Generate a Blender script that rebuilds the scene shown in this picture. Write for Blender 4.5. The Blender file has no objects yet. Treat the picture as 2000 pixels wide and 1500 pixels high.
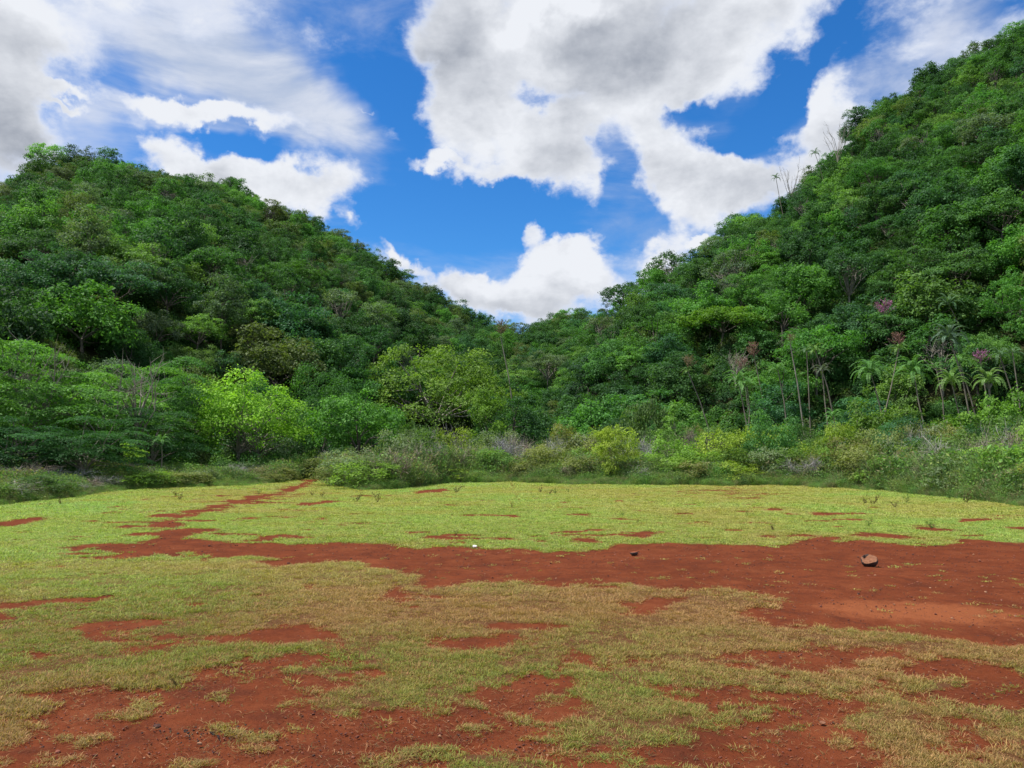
import bpy, math, random
import numpy as np
from mathutils import Vector, Matrix, Euler

# ------------------------------------------------------------------ camera, world, sun, exposure
sc = bpy.context.scene
F = 1511.0                       # focal length in pixels of the 2000 px wide photograph
EYE = 1.6
PITCH = math.radians(5.1)
cam_d = bpy.data.cameras.new('camera')
cam_d.sensor_width = 36.0
cam_d.lens = 36.0 * F / 2000.0
cam_d.clip_start = 0.05
cam_d.clip_end = 6000
cam = bpy.data.objects.new('camera', cam_d)
sc.collection.objects.link(cam)
cam.location = (0, 0, EYE)
cam.rotation_euler = (math.radians(90) + PITCH, 0, 0)
sc.camera = cam

sc.view_settings.view_transform = 'Standard'
sc.view_settings.look = 'None'
sc.view_settings.gamma = 1.0
sc.view_settings.use_curve_mapping = False
sc.view_settings.exposure = 0.42
sc.cycles.max_bounces = 5
sc.cycles.diffuse_bounces = 3
sc.cycles.glossy_bounces = 2
sc.cycles.transmission_bounces = 3
sc.cycles.volume_bounces = 0
sc.cycles.sample_clamp_indirect = 4.0
sc.cycles.use_denoising = True

SUN_EL, SUN_AZ = math.radians(62), math.radians(-100)      # azimuth measured from +Y (ahead) towards +X
sun_d = bpy.data.lights.new('sun', 'SUN')
sun_d.energy = 5.0
sun_d.angle = math.radians(0.53)
sun_d.color = (1.0, 0.96, 0.88)
sun = bpy.data.objects.new('sun', sun_d)
sc.collection.objects.link(sun)
sdir = Vector((math.sin(SUN_AZ) * math.cos(SUN_EL), math.cos(SUN_AZ) * math.cos(SUN_EL), math.sin(SUN_EL)))
sun.rotation_euler = sdir.to_track_quat('Z', 'Y').to_euler()
sun.location = (0, 0, 60)


def ray(px, py):
    """direction in the world of a pixel of the 2000 x 1500 photograph"""
    x, y = (px - 1000.0) / F, (750.0 - py) / F
    c, s = math.cos(PITCH), math.sin(PITCH)
    return x, c - y * s, s + y * c


def project(x, y, z):
    c, s = math.cos(PITCH), math.sin(PITCH)
    zz = z - EYE
    d = y * c + zz * s
    u = -y * s + zz * c
    d = np.where(d > 0.05, d, 0.05)
    return 1000 + F * x / d, 750 - F * u / d


def ground_at(px, py, z=0.0):
    x, y, w = ray(px, py)
    t = (z - EYE) / w
    return x * t, y * t


# ---- sky with clouds
world = bpy.data.worlds.new('World')
sc.world = world
world.use_nodes = True
nt = world.node_tree
nt.nodes.clear()
N = nt.nodes.new
L = nt.links.new


def wmath(op, a, b=None, c=None, clamp=False):
    n = N('ShaderNodeMath')
    n.operation = op
    n.use_clamp = clamp
    for i, v in enumerate((a, b, c)):
        if v is None:
            continue
        if isinstance(v, (int, float)):
            n.inputs[i].default_value = v
        else:
            L(v, n.inputs[i])
    return n.outputs[0]


def wramp(v, lo, hi, to0=0.0, to1=1.0, smooth=True):
    n = N('ShaderNodeMapRange')
    n.interpolation_type = 'SMOOTHSTEP' if smooth else 'LINEAR'
    L(v, n.inputs[0])
    n.inputs[1].default_value = lo
    n.inputs[2].default_value = hi
    n.inputs[3].default_value = to0
    n.inputs[4].default_value = to1
    return n.outputs[0]


def wmix(f, a, b):
    n = N('ShaderNodeMix')
    n.data_type = 'RGBA'
    if isinstance(f, (int, float)):
        n.inputs[0].default_value = f
    else:
        L(f, n.inputs[0])
    for i, v in ((6, a), (7, b)):
        if isinstance(v, tuple):
            n.inputs[i].default_value = (*v, 1)
        else:
            L(v, n.inputs[i])
    return n.outputs[2]


def wnoise(vec, scale, detail=6, rough=0.55, dist=0.0):
    n = N('ShaderNodeTexNoise')
    n.inputs['Scale'].default_value = scale
    n.inputs['Detail'].default_value = detail
    n.inputs['Roughness'].default_value = rough
    n.inputs['Distortion'].default_value = dist
    L(vec, n.inputs['Vector'])
    return n


geo = N('ShaderNodeTexCoord')
sep = N('ShaderNodeSeparateXYZ')
L(geo.outputs['Generated'], sep.inputs[0])
az = wmath('ARCTAN2', sep.outputs[0], sep.outputs[1])
el = wmath('ARCSINE', sep.outputs[2])
flat = N('ShaderNodeCombineXYZ')
L(az, flat.inputs[0])
L(el, flat.inputs[1])
# ragged cloud edges: the direction is pushed about by noise before the cloud shapes are read
def shove(vec_in, scale, ax, ay, detail_=5):
    n = wnoise(geo.outputs['Generated'], scale, detail_, 0.6)
    v = N('ShaderNodeVectorMath'); v.operation = 'SUBTRACT'
    L(n.outputs['Color'], v.inputs[0]); v.inputs[1].default_value = (0.5, 0.5, 0.5)
    m = N('ShaderNodeVectorMath'); m.operation = 'MULTIPLY'
    L(v.outputs[0], m.inputs[0]); m.inputs[1].default_value = (ax, ay, 0.0)
    o_ = N('ShaderNodeVectorMath'); o_.operation = 'ADD'
    L(vec_in, o_.inputs[0]); L(m.outputs[0], o_.inputs[1])
    return o_.outputs[0]


puff_at = shove(shove(flat.outputs[0], 5.0, 0.15, 0.12), 16.0, 0.075, 0.065)
veil_at = shove(flat.outputs[0], 3.5, 0.25, 0.16)
at_now = puff_at


def blob(px, py, rx, ry, rot=0.0):
    """soft ellipse in the sky round the direction of a pixel: 1 in the middle, 0 at the rim"""
    x, y, z = ray(px, py)
    a, e = math.atan2(x, y), math.atan2(z, math.hypot(x, y))
    m = N('ShaderNodeMapping')
    m.vector_type = 'TEXTURE'
    m.inputs['Location'].default_value = (a, e, 0)
    m.inputs['Rotation'].default_value = (0, 0, math.radians(rot))
    m.inputs['Scale'].default_value = (rx / F * (1 / (1 + ((px - 1000) / F) ** 2)), ry / F, 1)
    L(at_now, m.inputs[0])
    g = N('ShaderNodeTexGradient')
    g.gradient_type = 'QUADRATIC_SPHERE'
    g.gradient_type = 'SPHERICAL'
    L(m.outputs[0], g.inputs[0])
    return g.outputs['Fac']


def field(rows, base=None):
    acc = base
    for (px, py, rx, ry, rot, w) in rows:
        b = blob(px, py, rx * 1.05, ry * 1.05, rot)
        acc = wmath('MULTIPLY', b, w) if acc is None else wmath('MULTIPLY_ADD', b, w, acc)
    return acc


cover = field([
    # x, y, half width, half height, tilt, weight
    (10, 200, 130, 270, 0, 2.0), (40, 60, 260, 110, 0, 1.0), (300, -20, 400, 80, 0, 0.9),
    (350, 214, 190, 22, -6, 1.6), (470, 236, 170, 24, -2, 1.5), (130, 166, 70, 10, -8, 1.1), (130, 190, 60, 8, 0, 0.8),
    (400, 335, 170, 46, -18, 1.5), (580, 380, 140, 74, 0, 2.0), (330, 305, 80, 50, 0, 1.4), (250, 310, 60, 20, 0, 0.5), (690, 450, 50, 30, -35, 1.6),
    (790, 528, 60, 16, -38, 1.2),
    (1130, 60, 400, 200, 10, 2.2), (900, 160, 160, 210, -8, 1.35), (1470, 50, 300, 110, 22, 1.8), (1300, 180, 220, 70, 14, 1.0),
    (1110, 320, 140, 120, 0, 2.0), (1010, 260, 180, 120, 0, 1.0),
    (1320, 350, 180, 120, 0, 2.2), (1290, 250, 110, 70, 0, 0.8), (1450, 350, 110, 64, -8, 1.4), (1600, 310, 110, 100, 30, 1.6),
    (1590, 210, 110, 50, 20, 1.0), (1930, 70, 200, 90, 22, 1.0), (1560, 130, 40, 20, 20, 0.7),
    (840, 335, 80, 22, 0, 1.7), (765, 300, 60, 34, -30, 0.9), (980, 352, 110, 26, 0, 0.9),
    (1090, 552, 150, 95, 0, 2.4), (1060, 510, 70, 50, 0, 1.0), (930, 582, 160, 44, 0, 2.0), (1022, 466, 42, 42, 0, 2.2), (1120, 505, 60, 36, 0, 0.8),
    (1280, 492, 90, 34, 8, 1.1), (1380, 467, 56, 15, 0, 1.9), (1310, 522, 80, 26, 0, 1.7),
    (775, 455, 60, 7, -3, 1.0), (700, 218, 24, 8, -20, 1.2),
    (745, 165, 130, 100, 0, -1.2), (420, 292, 260, 30, -4, -1.0), (1090, 215, 110, 30, 0, -1.25), (1330, 212, 110, 40, -8, -1.5), (1215, 300, 60, 90, 10, -1.0), (1235, 400, 70, 90, -10, -1.1), (790, 300, 60, 110, 10, -0.8),
    (1520, 195, 200, 44, 38, -1.2), (1470, 285, 80, 60, 35, -0.9), (920, 455, 290, 90, 0, -1.5), (1230, 430, 80, 110, 0, -0.6),
])
at_now = veil_at
veil = field([
    (330, 60, 620, 190, -4, 1.25), (430, 150, 430, 95, -18, 0.9), (620, 250, 200, 100, -32, 0.75), (90, 300, 190, 110, 0, 0.7),
    (200, 190, 200, 60, 0, 0.5), (1860, 70, 300, 110, 24, 1.0), (1640, 230, 150, 120, 30, 0.5), (1250, 440, 130, 110, 10, 0.45), (1290, 480, 160, 60, 0, 0.5),
    (1040, 250, 300, 120, 0, 0.7), (1000, 590, 330, 50, 0, 0.5), (600, 330, 160, 40, -10, 0.35), (820, 320, 140, 50, 0, 0.35),
    (1320, 212, 110, 60, 0, -0.5), (780, 260, 90, 150, 8, -0.7),
    (720, 160, 130, 110, 0, -1.2), (280, 172, 230, 26, -3, -0.7), (430, 288, 270, 34, -4, -1.3), (80, 185, 70, 60, 0, -0.7), (900, 440, 260, 90, 0, -0.8), (1500, 220, 200, 60, 38, -0.8),
])
# far round the sides and overhead the clouds go on as broken cover
beyond = wramp(wmath('ABSOLUTE', az), 0.62, 0.85)
over = wramp(el, 0.52, 0.72)
outside = wmath('MAXIMUM', beyond, over)
broad = wnoise(geo.outputs['Generated'], 2.2, 3, 0.5)
cover = wmath('ADD', cover, wmath('MULTIPLY', outside, wmath('MULTIPLY_ADD', broad.outputs['Fac'], 5.0, -1.75)))

vec3 = N('ShaderNodeMapping')
L(geo.outputs['Generated'], vec3.inputs[0])
vec3.inputs['Scale'].default_value = (1, 1, 1.6)
off3 = N('ShaderNodeVectorMath'); off3.operation = 'ADD'
L(vec3.outputs[0], off3.inputs[0]); off3.inputs[1].default_value = (-0.014, 0.0, 0.030)
fine = wnoise(vec3.outputs[0], 8.0, 9, 0.62, 0.15)
fine2 = wnoise(off3.outputs[0], 8.0, 5, 0.60, 0.15)
lump = wnoise(vec3.outputs[0], 3.6, 6, 0.55)
dens = wmath('ADD', cover, wmath('MULTIPLY_ADD', fine.outputs['Fac'], 3.4, -2.10))
alpha = wramp(dens, -0.3, 0.62)
thick = wramp(dens, -0.1, 0.9)
# lit from above: where the cloud thins towards the sun it is bright, where it thickens it is dull
relief = wmath('SUBTRACT', fine.outputs['Fac'], fine2.outputs['Fac'])
at_now = puff_at
belly = field([
    (1260, 110, 300, 130, 14, 1.0), (1150, 90, 70, 80, 0, 0.35), (900, 110, 190, 180, 0, 0.75), (1130, 310, 120, 70, 0, 0.55), (1350, 355, 190, 62, 0, 0.6),
    (10, 260, 150, 200, 0, 0.95), (420, -10, 420, 60, 0, 0.5), (1090, 600, 140, 40, 0, 0.45), (900, 600, 150, 30, 0, 0.45),
    (1500, 370, 140, 50, 0, 0.4), (380, 345, 90, 45, 0, 0.5), (1020, 30, 90, 60, 0, -0.5), (1180, 20, 60, 30, 0, -0.5), (1640, 300, 90, 60, 0, 0.3),
])
grey = wmath('ADD', belly, wmath('MULTIPLY_ADD', lump.outputs['Fac'], 1.0, -0.52))
grey = wmath('MULTIPLY_ADD', relief, -1.6, grey)
grey = wmath('ADD', grey, wmath('MULTIPLY', outside, 0.25))
grey = wmath('MULTIPLY', wmath('MAXIMUM', grey, 0.0), wramp(dens, 0.0, 0.7), clamp=True)
cloud_col = wmix(grey, (6.4, 6.6, 7.0), (2.7, 2.95, 3.45))
puff_col = wmix(thick, (5.2, 5.7, 6.9), cloud_col)
streak = N('ShaderNodeMapping')
L(geo.outputs['Generated'], streak.inputs[0])
streak.inputs['Rotation'].default_value = (0, math.radians(18), 0)
streak.inputs['Scale'].default_value = (1.0, 1.0, 3.4)
wisp = wnoise(streak.outputs[0], 4.5, 8, 0.6, 0.4)
veil_a = wramp(wmath('ADD', veil, wmath('MULTIPLY_ADD', wisp.outputs['Fac'], 2.6, -1.36)), -0.25, 1.55, 0.0, 0.95)

sky = N('ShaderNodeTexSky')
sky.sky_type = 'NISHITA'
sky.sun_disc = False
sky.sun_elevation = SUN_EL
sky.sun_rotation = SUN_AZ
sky.altitude = 200
sky.air_density = 1.0
sky.dust_density = 0.3
sky.ozone_density = 2.5
hsv = N('ShaderNodeHueSaturation')
hsv.inputs['Saturation'].default_value = 1.32
hsv.inputs['Value'].default_value = 1.0
L(sky.outputs[0], hsv.inputs['Color'])
bg = N('ShaderNodeBackground')
bg.inputs['Strength'].default_value = 0.1
tone = N('ShaderNodeMix'); tone.data_type = 'RGBA'; tone.blend_type = 'MULTIPLY'
tone.inputs[0].default_value = 1.0
L(hsv.outputs[0], tone.inputs[6])
tone.inputs[7].default_value = (0.62, 0.99, 1.24, 1)
veiled = wmix(veil_a, tone.outputs[2], wmix(wramp(wisp.outputs['Fac'], 0.38, 0.62), (3.7, 4.3, 5.5), (5.6, 5.9, 6.6)))
L(wmix(alpha, veiled, puff_col), bg.inputs['Color'])
out = N('ShaderNodeOutputWorld')
L(bg.outputs[0], out.inputs[0])
world.cycles.sampling_method = 'MANUAL'
world.cycles.sample_map_resolution = 512

# ------------------------------------------------------------------ small tools
rng = np.random.default_rng(7)
random.seed(7)
COL = sc.collection


def hash2(ix, iy, seed):
    h = (ix.astype(np.int64) * 374761393 + iy.astype(np.int64) * 668265263 + seed * 1442695041) & 0xffffffff
    h = ((h ^ (h >> 13)) * 1274126177) & 0xffffffff
    return ((h ^ (h >> 16)) & 0xffff) / 65535.0


def vnoise(x, y, seed=0):
    x, y = np.asarray(x, float), np.asarray(y, float)
    ix, iy = np.floor(x), np.floor(y)
    fx, fy = x - ix, y - iy
    fx, fy = fx * fx * (3 - 2 * fx), fy * fy * (3 - 2 * fy)
    a, b = hash2(ix, iy, seed), hash2(ix + 1, iy, seed)
    c, d = hash2(ix, iy + 1, seed), hash2(ix + 1, iy + 1, seed)
    return (a + (b - a) * fx) * (1 - fy) + (c + (d - c) * fx) * fy


def fbm(x, y, seed=0, octaves=4, gain=0.5):
    s, a, t = 0.0, 1.0, 0.0
    for k in range(octaves):
        s = s + a * vnoise(np.asarray(x) * 2 ** k + 17.3 * k, np.asarray(y) * 2 ** k + 9.1 * k, seed + k)
        t += a
        a *= gain
    return s / t


def sstep(x, a, b):
    t = np.clip((x - a) / (b - a), 0, 1)
    return t * t * (3 - 2 * t)


def mesh_from(name, verts, faces, mats=(), attrs=None, smooth=False, mat_idx=None):
    """verts (n,3), faces (m,k) array with one k; attrs name -> (n,) or (n,3) per vertex"""
    verts = np.asarray(verts, np.float32)
    faces = np.asarray(faces, np.int32)
    me = bpy.data.meshes.new(name)
    me.vertices.add(len(verts))
    me.vertices.foreach_set('co', verts.ravel())
    if len(faces):
        m, k = faces.shape
        me.loops.add(m * k)
        me.loops.foreach_set('vertex_index', faces.ravel())
        me.polygons.add(m)
        me.polygons.foreach_set('loop_start', np.arange(0, m * k, k, dtype=np.int32))
        if smooth:
            me.polygons.foreach_set('use_smooth', np.ones(m, bool))
        if mat_idx is not None:
            me.polygons.foreach_set('material_index', np.asarray(mat_idx, np.int32))
    for k, v in (attrs or {}).items():
        v = np.asarray(v, np.float32)
        if v.ndim == 1:
            a = me.attributes.new(k, 'FLOAT', 'POINT')
            a.data.foreach_set('value', v)
        else:
            a = me.attributes.new(k, 'FLOAT_VECTOR', 'POINT')
            a.data.foreach_set('vector', v.ravel())
    for m_ in mats:
        me.materials.append(m_)
    me.update(calc_edges=True)
    return me


class MB:
    """collects vertices and four-cornered faces"""
    def __init__(self):
        self.v, self.f, self.a, self.n = [], [], [], 0

    def add(self, v, f, a=0.5):
        v = np.asarray(v, float).reshape(-1, 3)
        self.v.append(v)
        self.f.append(np.asarray(f, int).reshape(-1, 4) + self.n)
        self.a.append(np.full(len(v), a, float) if np.isscalar(a) else np.asarray(a, float))
        self.n += len(v)

    def tube(self, pts, radii, sides=5, a=0.5):
        pts = np.asarray(pts, float)
        n = len(pts)
        tang = np.gradient(pts, axis=0)
        tang /= np.linalg.norm(tang, axis=1)[:, None] + 1e-9
        ref = np.array([0.31, 0.95, 0.05]) if abs(tang[0][1]) < 0.9 else np.array([1.0, 0, 0])
        e1 = np.cross(tang, ref)
        e1 /= np.linalg.norm(e1, axis=1)[:, None] + 1e-9
        e2 = np.cross(tang, e1)
        ang = np.arange(sides) * 2 * math.pi / sides
        r = np.asarray(radii, float)[:, None, None]
        v = pts[:, None, :] + r * (np.cos(ang)[None, :, None] * e1[:, None, :] + np.sin(ang)[None, :, None] * e2[:, None, :])
        i = np.arange(n - 1)[:, None] * sides
        j = np.arange(sides)[None, :]
        k = (j + 1) % sides
        f = np.stack([i + j, i + k, i + sides + k, i + sides + j], -1).reshape(-1, 4)
        self.add(v.reshape(-1, 3), f, a)

    def mesh(self, name, mats, smooth=False):
        return mesh_from(name, np.concatenate(self.v), np.concatenate(self.f), mats, {'var': np.concatenate(self.a)}, smooth)


def unit(v):
    return v / (np.linalg.norm(v, axis=-1, keepdims=True) + 1e-9)


def leaf_quads(c, n, length, width, var, fold=0.18, along=None, r=rng):
    """one folded rhombic leaf per centre"""
    m = len(c)
    t = r.normal(size=(m, 3)) if along is None else along
    n = unit(n)
    t = unit(t - (t * n).sum(1)[:, None] * n)
    b = np.cross(n, t)
    length = np.broadcast_to(length, (m,))[:, None]
    width = np.broadcast_to(width, (m,))[:, None]
    v = np.stack([c - t * length * 0.5, c + b * width * 0.5 + n * width * fold, c + t * length * 0.5, c - b * width * 0.5 + n * width * fold], 1)
    f = np.arange(m * 4).reshape(m, 4)
    return v.reshape(-1, 3), f, np.repeat(var, 4)


def link(o, parent=None):
    COL.objects.link(o)
    if parent is not None:
        o.parent = parent
    return o


def thing(name, label, cat, loc=(0, 0, 0), rz=0.0, group=None, scale=(1, 1, 1)):
    o = bpy.data.objects.new(name, None)
    o.empty_display_size = 0.3
    o.location = loc
    o.rotation_euler = (0, 0, rz)
    o.scale = scale
    o['label'] = label
    o['category'] = cat
    if group:
        o['group'] = group
    return link(o)


def part(name, me, parent, loc=(0, 0, 0), rot=(0, 0, 0), scale=(1, 1, 1), color=None):
    o = bpy.data.objects.new(name, me)
    o.location, o.rotation_euler, o.scale = loc, rot, scale
    if color is not None:
        o.color = (*color, 1)
    return link(o, parent)


# ------------------------------------------------------------------ materials
def new_mat(name):
    m = bpy.data.materials.new(name)
    m.use_nodes = True
    m.node_tree.nodes.clear()
    return m, m.node_tree.nodes.new, m.node_tree.links.new


def sh_mix(n_, l_, f, a, b, mode='MIX'):
    n = n_('ShaderNodeMix')
    n.data_type = 'RGBA'
    n.blend_type = mode
    if isinstance(f, (int, float)):
        n.inputs[0].default_value = f
    else:
        l_(f, n.inputs[0])
    for i, v in ((6, a), (7, b)):
        if isinstance(v, tuple):
            n.inputs[i].default_value = (*v, 1)
        else:
            l_(v, n.inputs[i])
    return n.outputs[2]


def sh_range(n_, l_, v, a, b, c, d, smooth=False):
    n = n_('ShaderNodeMapRange')
    if smooth:
        n.interpolation_type = 'SMOOTHSTEP'
    l_(v, n.inputs[0])
    for i, x in enumerate((a, b, c, d)):
        n.inputs[i + 1].default_value = x
    return n.outputs[0]


def leaf_material(name, source='object', gloss=0.18, rough=0.6, trans=0.38, spread=0.5):
    """leaf colour comes from the object's colour (or the instance's), each leaf differs a little by its own value"""
    m, n_, l_ = new_mat(name)
    if source == 'object':
        base = n_('ShaderNodeObjectInfo').outputs['Color']
    else:
        a = n_('ShaderNodeAttribute')
        a.attribute_type = 'INSTANCER'
        a.attribute_name = 'tint'
        base = a.outputs['Color']
    v = n_('ShaderNodeAttribute')
    v.attribute_name = 'var'
    val = sh_range(n_, l_, v.outputs['Fac'], 0, 1, 1 - spread, 1 + spread)
    hs = n_('ShaderNodeHueSaturation')
    l_(base, hs.inputs['Color'])
    l_(val, hs.inputs['Value'])
    l_(sh_range(n_, l_, v.outputs['Fac'], 0, 1, 0.512, 0.488), hs.inputs['Hue'])
    p = n_('ShaderNodeBsdfPrincipled')
    l_(hs.outputs[0], p.inputs['Base Color'])
    p.inputs['Roughness'].default_value = rough
    p.inputs['Specular IOR Level'].default_value = gloss
    t = n_('ShaderNodeBsdfTranslucent')
    ty = n_('ShaderNodeMix'); ty.data_type = 'RGBA'; ty.blend_type = 'MULTIPLY'
    ty.inputs[0].default_value = 1.0
    l_(hs.outputs[0], ty.inputs[6])
    ty.inputs[7].default_value = (1.35, 1.5, 0.55, 1)
    l_(ty.outputs[2], t.inputs['Color'])
    mx = n_('ShaderNodeMixShader')
    mx.inputs[0].default_value = trans
    l_(p.outputs[0], mx.inputs[1])
    l_(t.outputs[0], mx.inputs[2])
    o = n_('ShaderNodeOutputMaterial')
    l_(mx.outputs[0], o.inputs[0])
    return m


def bark_material(name, c1, c2, scale=6.0):
    m, n_, l_ = new_mat(name)
    tc = n_('ShaderNodeTexCoord')
    mp = n_('ShaderNodeMapping'); mp.inputs['Scale'].default_value = (1, 1, 0.3)
    l_(tc.outputs['Object'], mp.inputs[0])
    no = n_('ShaderNodeTexNoise'); no.inputs['Scale'].default_value = scale; no.inputs['Detail'].default_value = 6
    l_(mp.outputs[0], no.inputs['Vector'])
    p = n_('ShaderNodeBsdfPrincipled')
    p.inputs['Roughness'].default_value = 0.9
    l_(sh_mix(n_, l_, sh_range(n_, l_, no.outputs['Fac'], 0.35, 0.65, 0, 1), c1, c2), p.inputs['Base Color'])
    bp = n_('ShaderNodeBump'); bp.inputs['Strength'].default_value = 0.5; bp.inputs['Distance'].default_value = 0.02
    l_(no.outputs['Fac'], bp.inputs['Height']); l_(bp.outputs[0], p.inputs['Normal'])
    o = n_('ShaderNodeOutputMaterial')
    l_(p.outputs[0], o.inputs[0])
    return m


M_LEAF = leaf_material('leaf')
M_LEAF_I = leaf_material('leaf_of_mass', 'instancer')
M_GLOSSY = leaf_material('glossy_leaf', gloss=0.6, rough=0.38, trans=0.3)
M_FROND = leaf_material('frond_leaf', gloss=0.25, rough=0.55, trans=0.3, spread=0.35)
M_TWIG = leaf_material('dry_twig', gloss=0.1, rough=0.9, trans=0.0, spread=0.5)
M_TWIG_I = leaf_material('dry_twig_of_mass', 'instancer', gloss=0.1, rough=0.9, trans=0.0)
M_BLADE = leaf_material('grass_blade', 'instancer', gloss=0.2, rough=0.6, trans=0.35, spread=0.6)
M_BARK = bark_material('grey_brown_bark', (0.06, 0.050, 0.038), (0.13, 0.115, 0.095))
M_PALE = bark_material('pale_bark', (0.15, 0.13, 0.10), (0.27, 0.25, 0.21))
M_ROSE_BARK = bark_material('thin_stem_bark', (0.11, 0.095, 0.07), (0.20, 0.18, 0.14))
M_BLOSSOM = leaf_material('blossom', gloss=0.1, rough=0.8, trans=0.3)

# ------------------------------------------------------------------ terrain
TAB = np.array([
    # px,  foot, crest, skyline y, tree height left below the skyline
    (-4000, 60, 150, 760, 7), (-1400, 45, 150, 560, 7), (-500, 42, 160, 400, 7), (0, 46, 180, 340, 7.0), (60, 47, 182, 308, 7), (150, 49, 184, 296, 7), (250, 52, 188, 316, 7),
    (330, 55, 190, 328, 7), (420, 58, 194, 345, 7), (500, 60, 197, 385, 7), (560, 62, 199, 408, 7), (620, 64, 201, 430, 7),
    (700, 66, 205, 470, 7), (760, 69, 207, 520, 7), (820, 72, 210, 560, 7), (900, 78, 214, 598, 7), (960, 83, 220, 622, 7),
    (1010, 88, 226, 634, 7), (1060, 86, 222, 614, 7), (1130, 80, 205, 612, 7), (1175, 74, 170, 612, 7), (1215, 70, 128, 544, 8),
    (1260, 68, 126, 512, 8), (1320, 67, 128, 488, 8), (1395, 66, 134, 462, 8), (1425, 66, 138, 405, 8), (1530, 66, 152, 392, 8),
    (1570, 66, 158, 335, 7), (1630, 66, 164, 300, 7), (1690, 66, 170, 232, 7), (1720, 66, 174, 178, 7), (1800, 65, 180, 148, 7),
    (1900, 64, 186, 98, 7), (2000, 62, 190, 46, 7), (2400, 58, 195, -120, 7), (3500, 55, 190, 200, 7), (7000, 60, 160, 700, 7)], float)
_az = np.arctan2(TAB[:, 0] - 1000, F)
_h = []
for px_, f_, c_, sy_, th_ in TAB:
    x_, y_, z_ = ray(px_, sy_)
    _h.append(max(EYE + c_ * z_ / math.hypot(x_, y_) - th_, 3.0))
_h = np.array(_h)


def terrain(x, y):
    x, y = np.asarray(x, float), np.asarray(y, float)
    d = np.hypot(x, y)
    a = np.arctan2(x, y)
    a2 = a + 0.012 * (vnoise(d * 0.05, a * 6, 5) - 0.5)
    foot = np.interp(a2, _az, TAB[:, 1])
    crest = np.interp(a2, _az, TAB[:, 2])
    hh = np.interp(a2, _az, _h)
    s = (d - foot) / (crest - foot)
    up = np.clip(s, 0, 1)
    prof = 0.82 * up + 0.18 * (1 - (1 - up) ** 2.4)
    prof = prof - 0.05 * np.exp(-((up - 0.06) / 0.08) ** 2)
    h = hh * np.clip(prof, 0, 1) * sstep(s, 0.0, 0.05)
    back = np.clip(s - 1, 0, 3)
    h = h * (1 - 0.28 * sstep(back, 0, 1.2)) 
    h = h + sstep(s, 0.03, 0.2) * (fbm(x / 22, y / 22, 11, 3) - 0.5) * 6.0
    side = 1 - sstep(np.abs(a), math.radians(75), math.radians(120))
    h = h * side
    micro = (fbm(x / 3.0, y / 3.0, 21, 3) - 0.5) * 0.07
    return h + micro * sstep(d, 4, 12)


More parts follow.
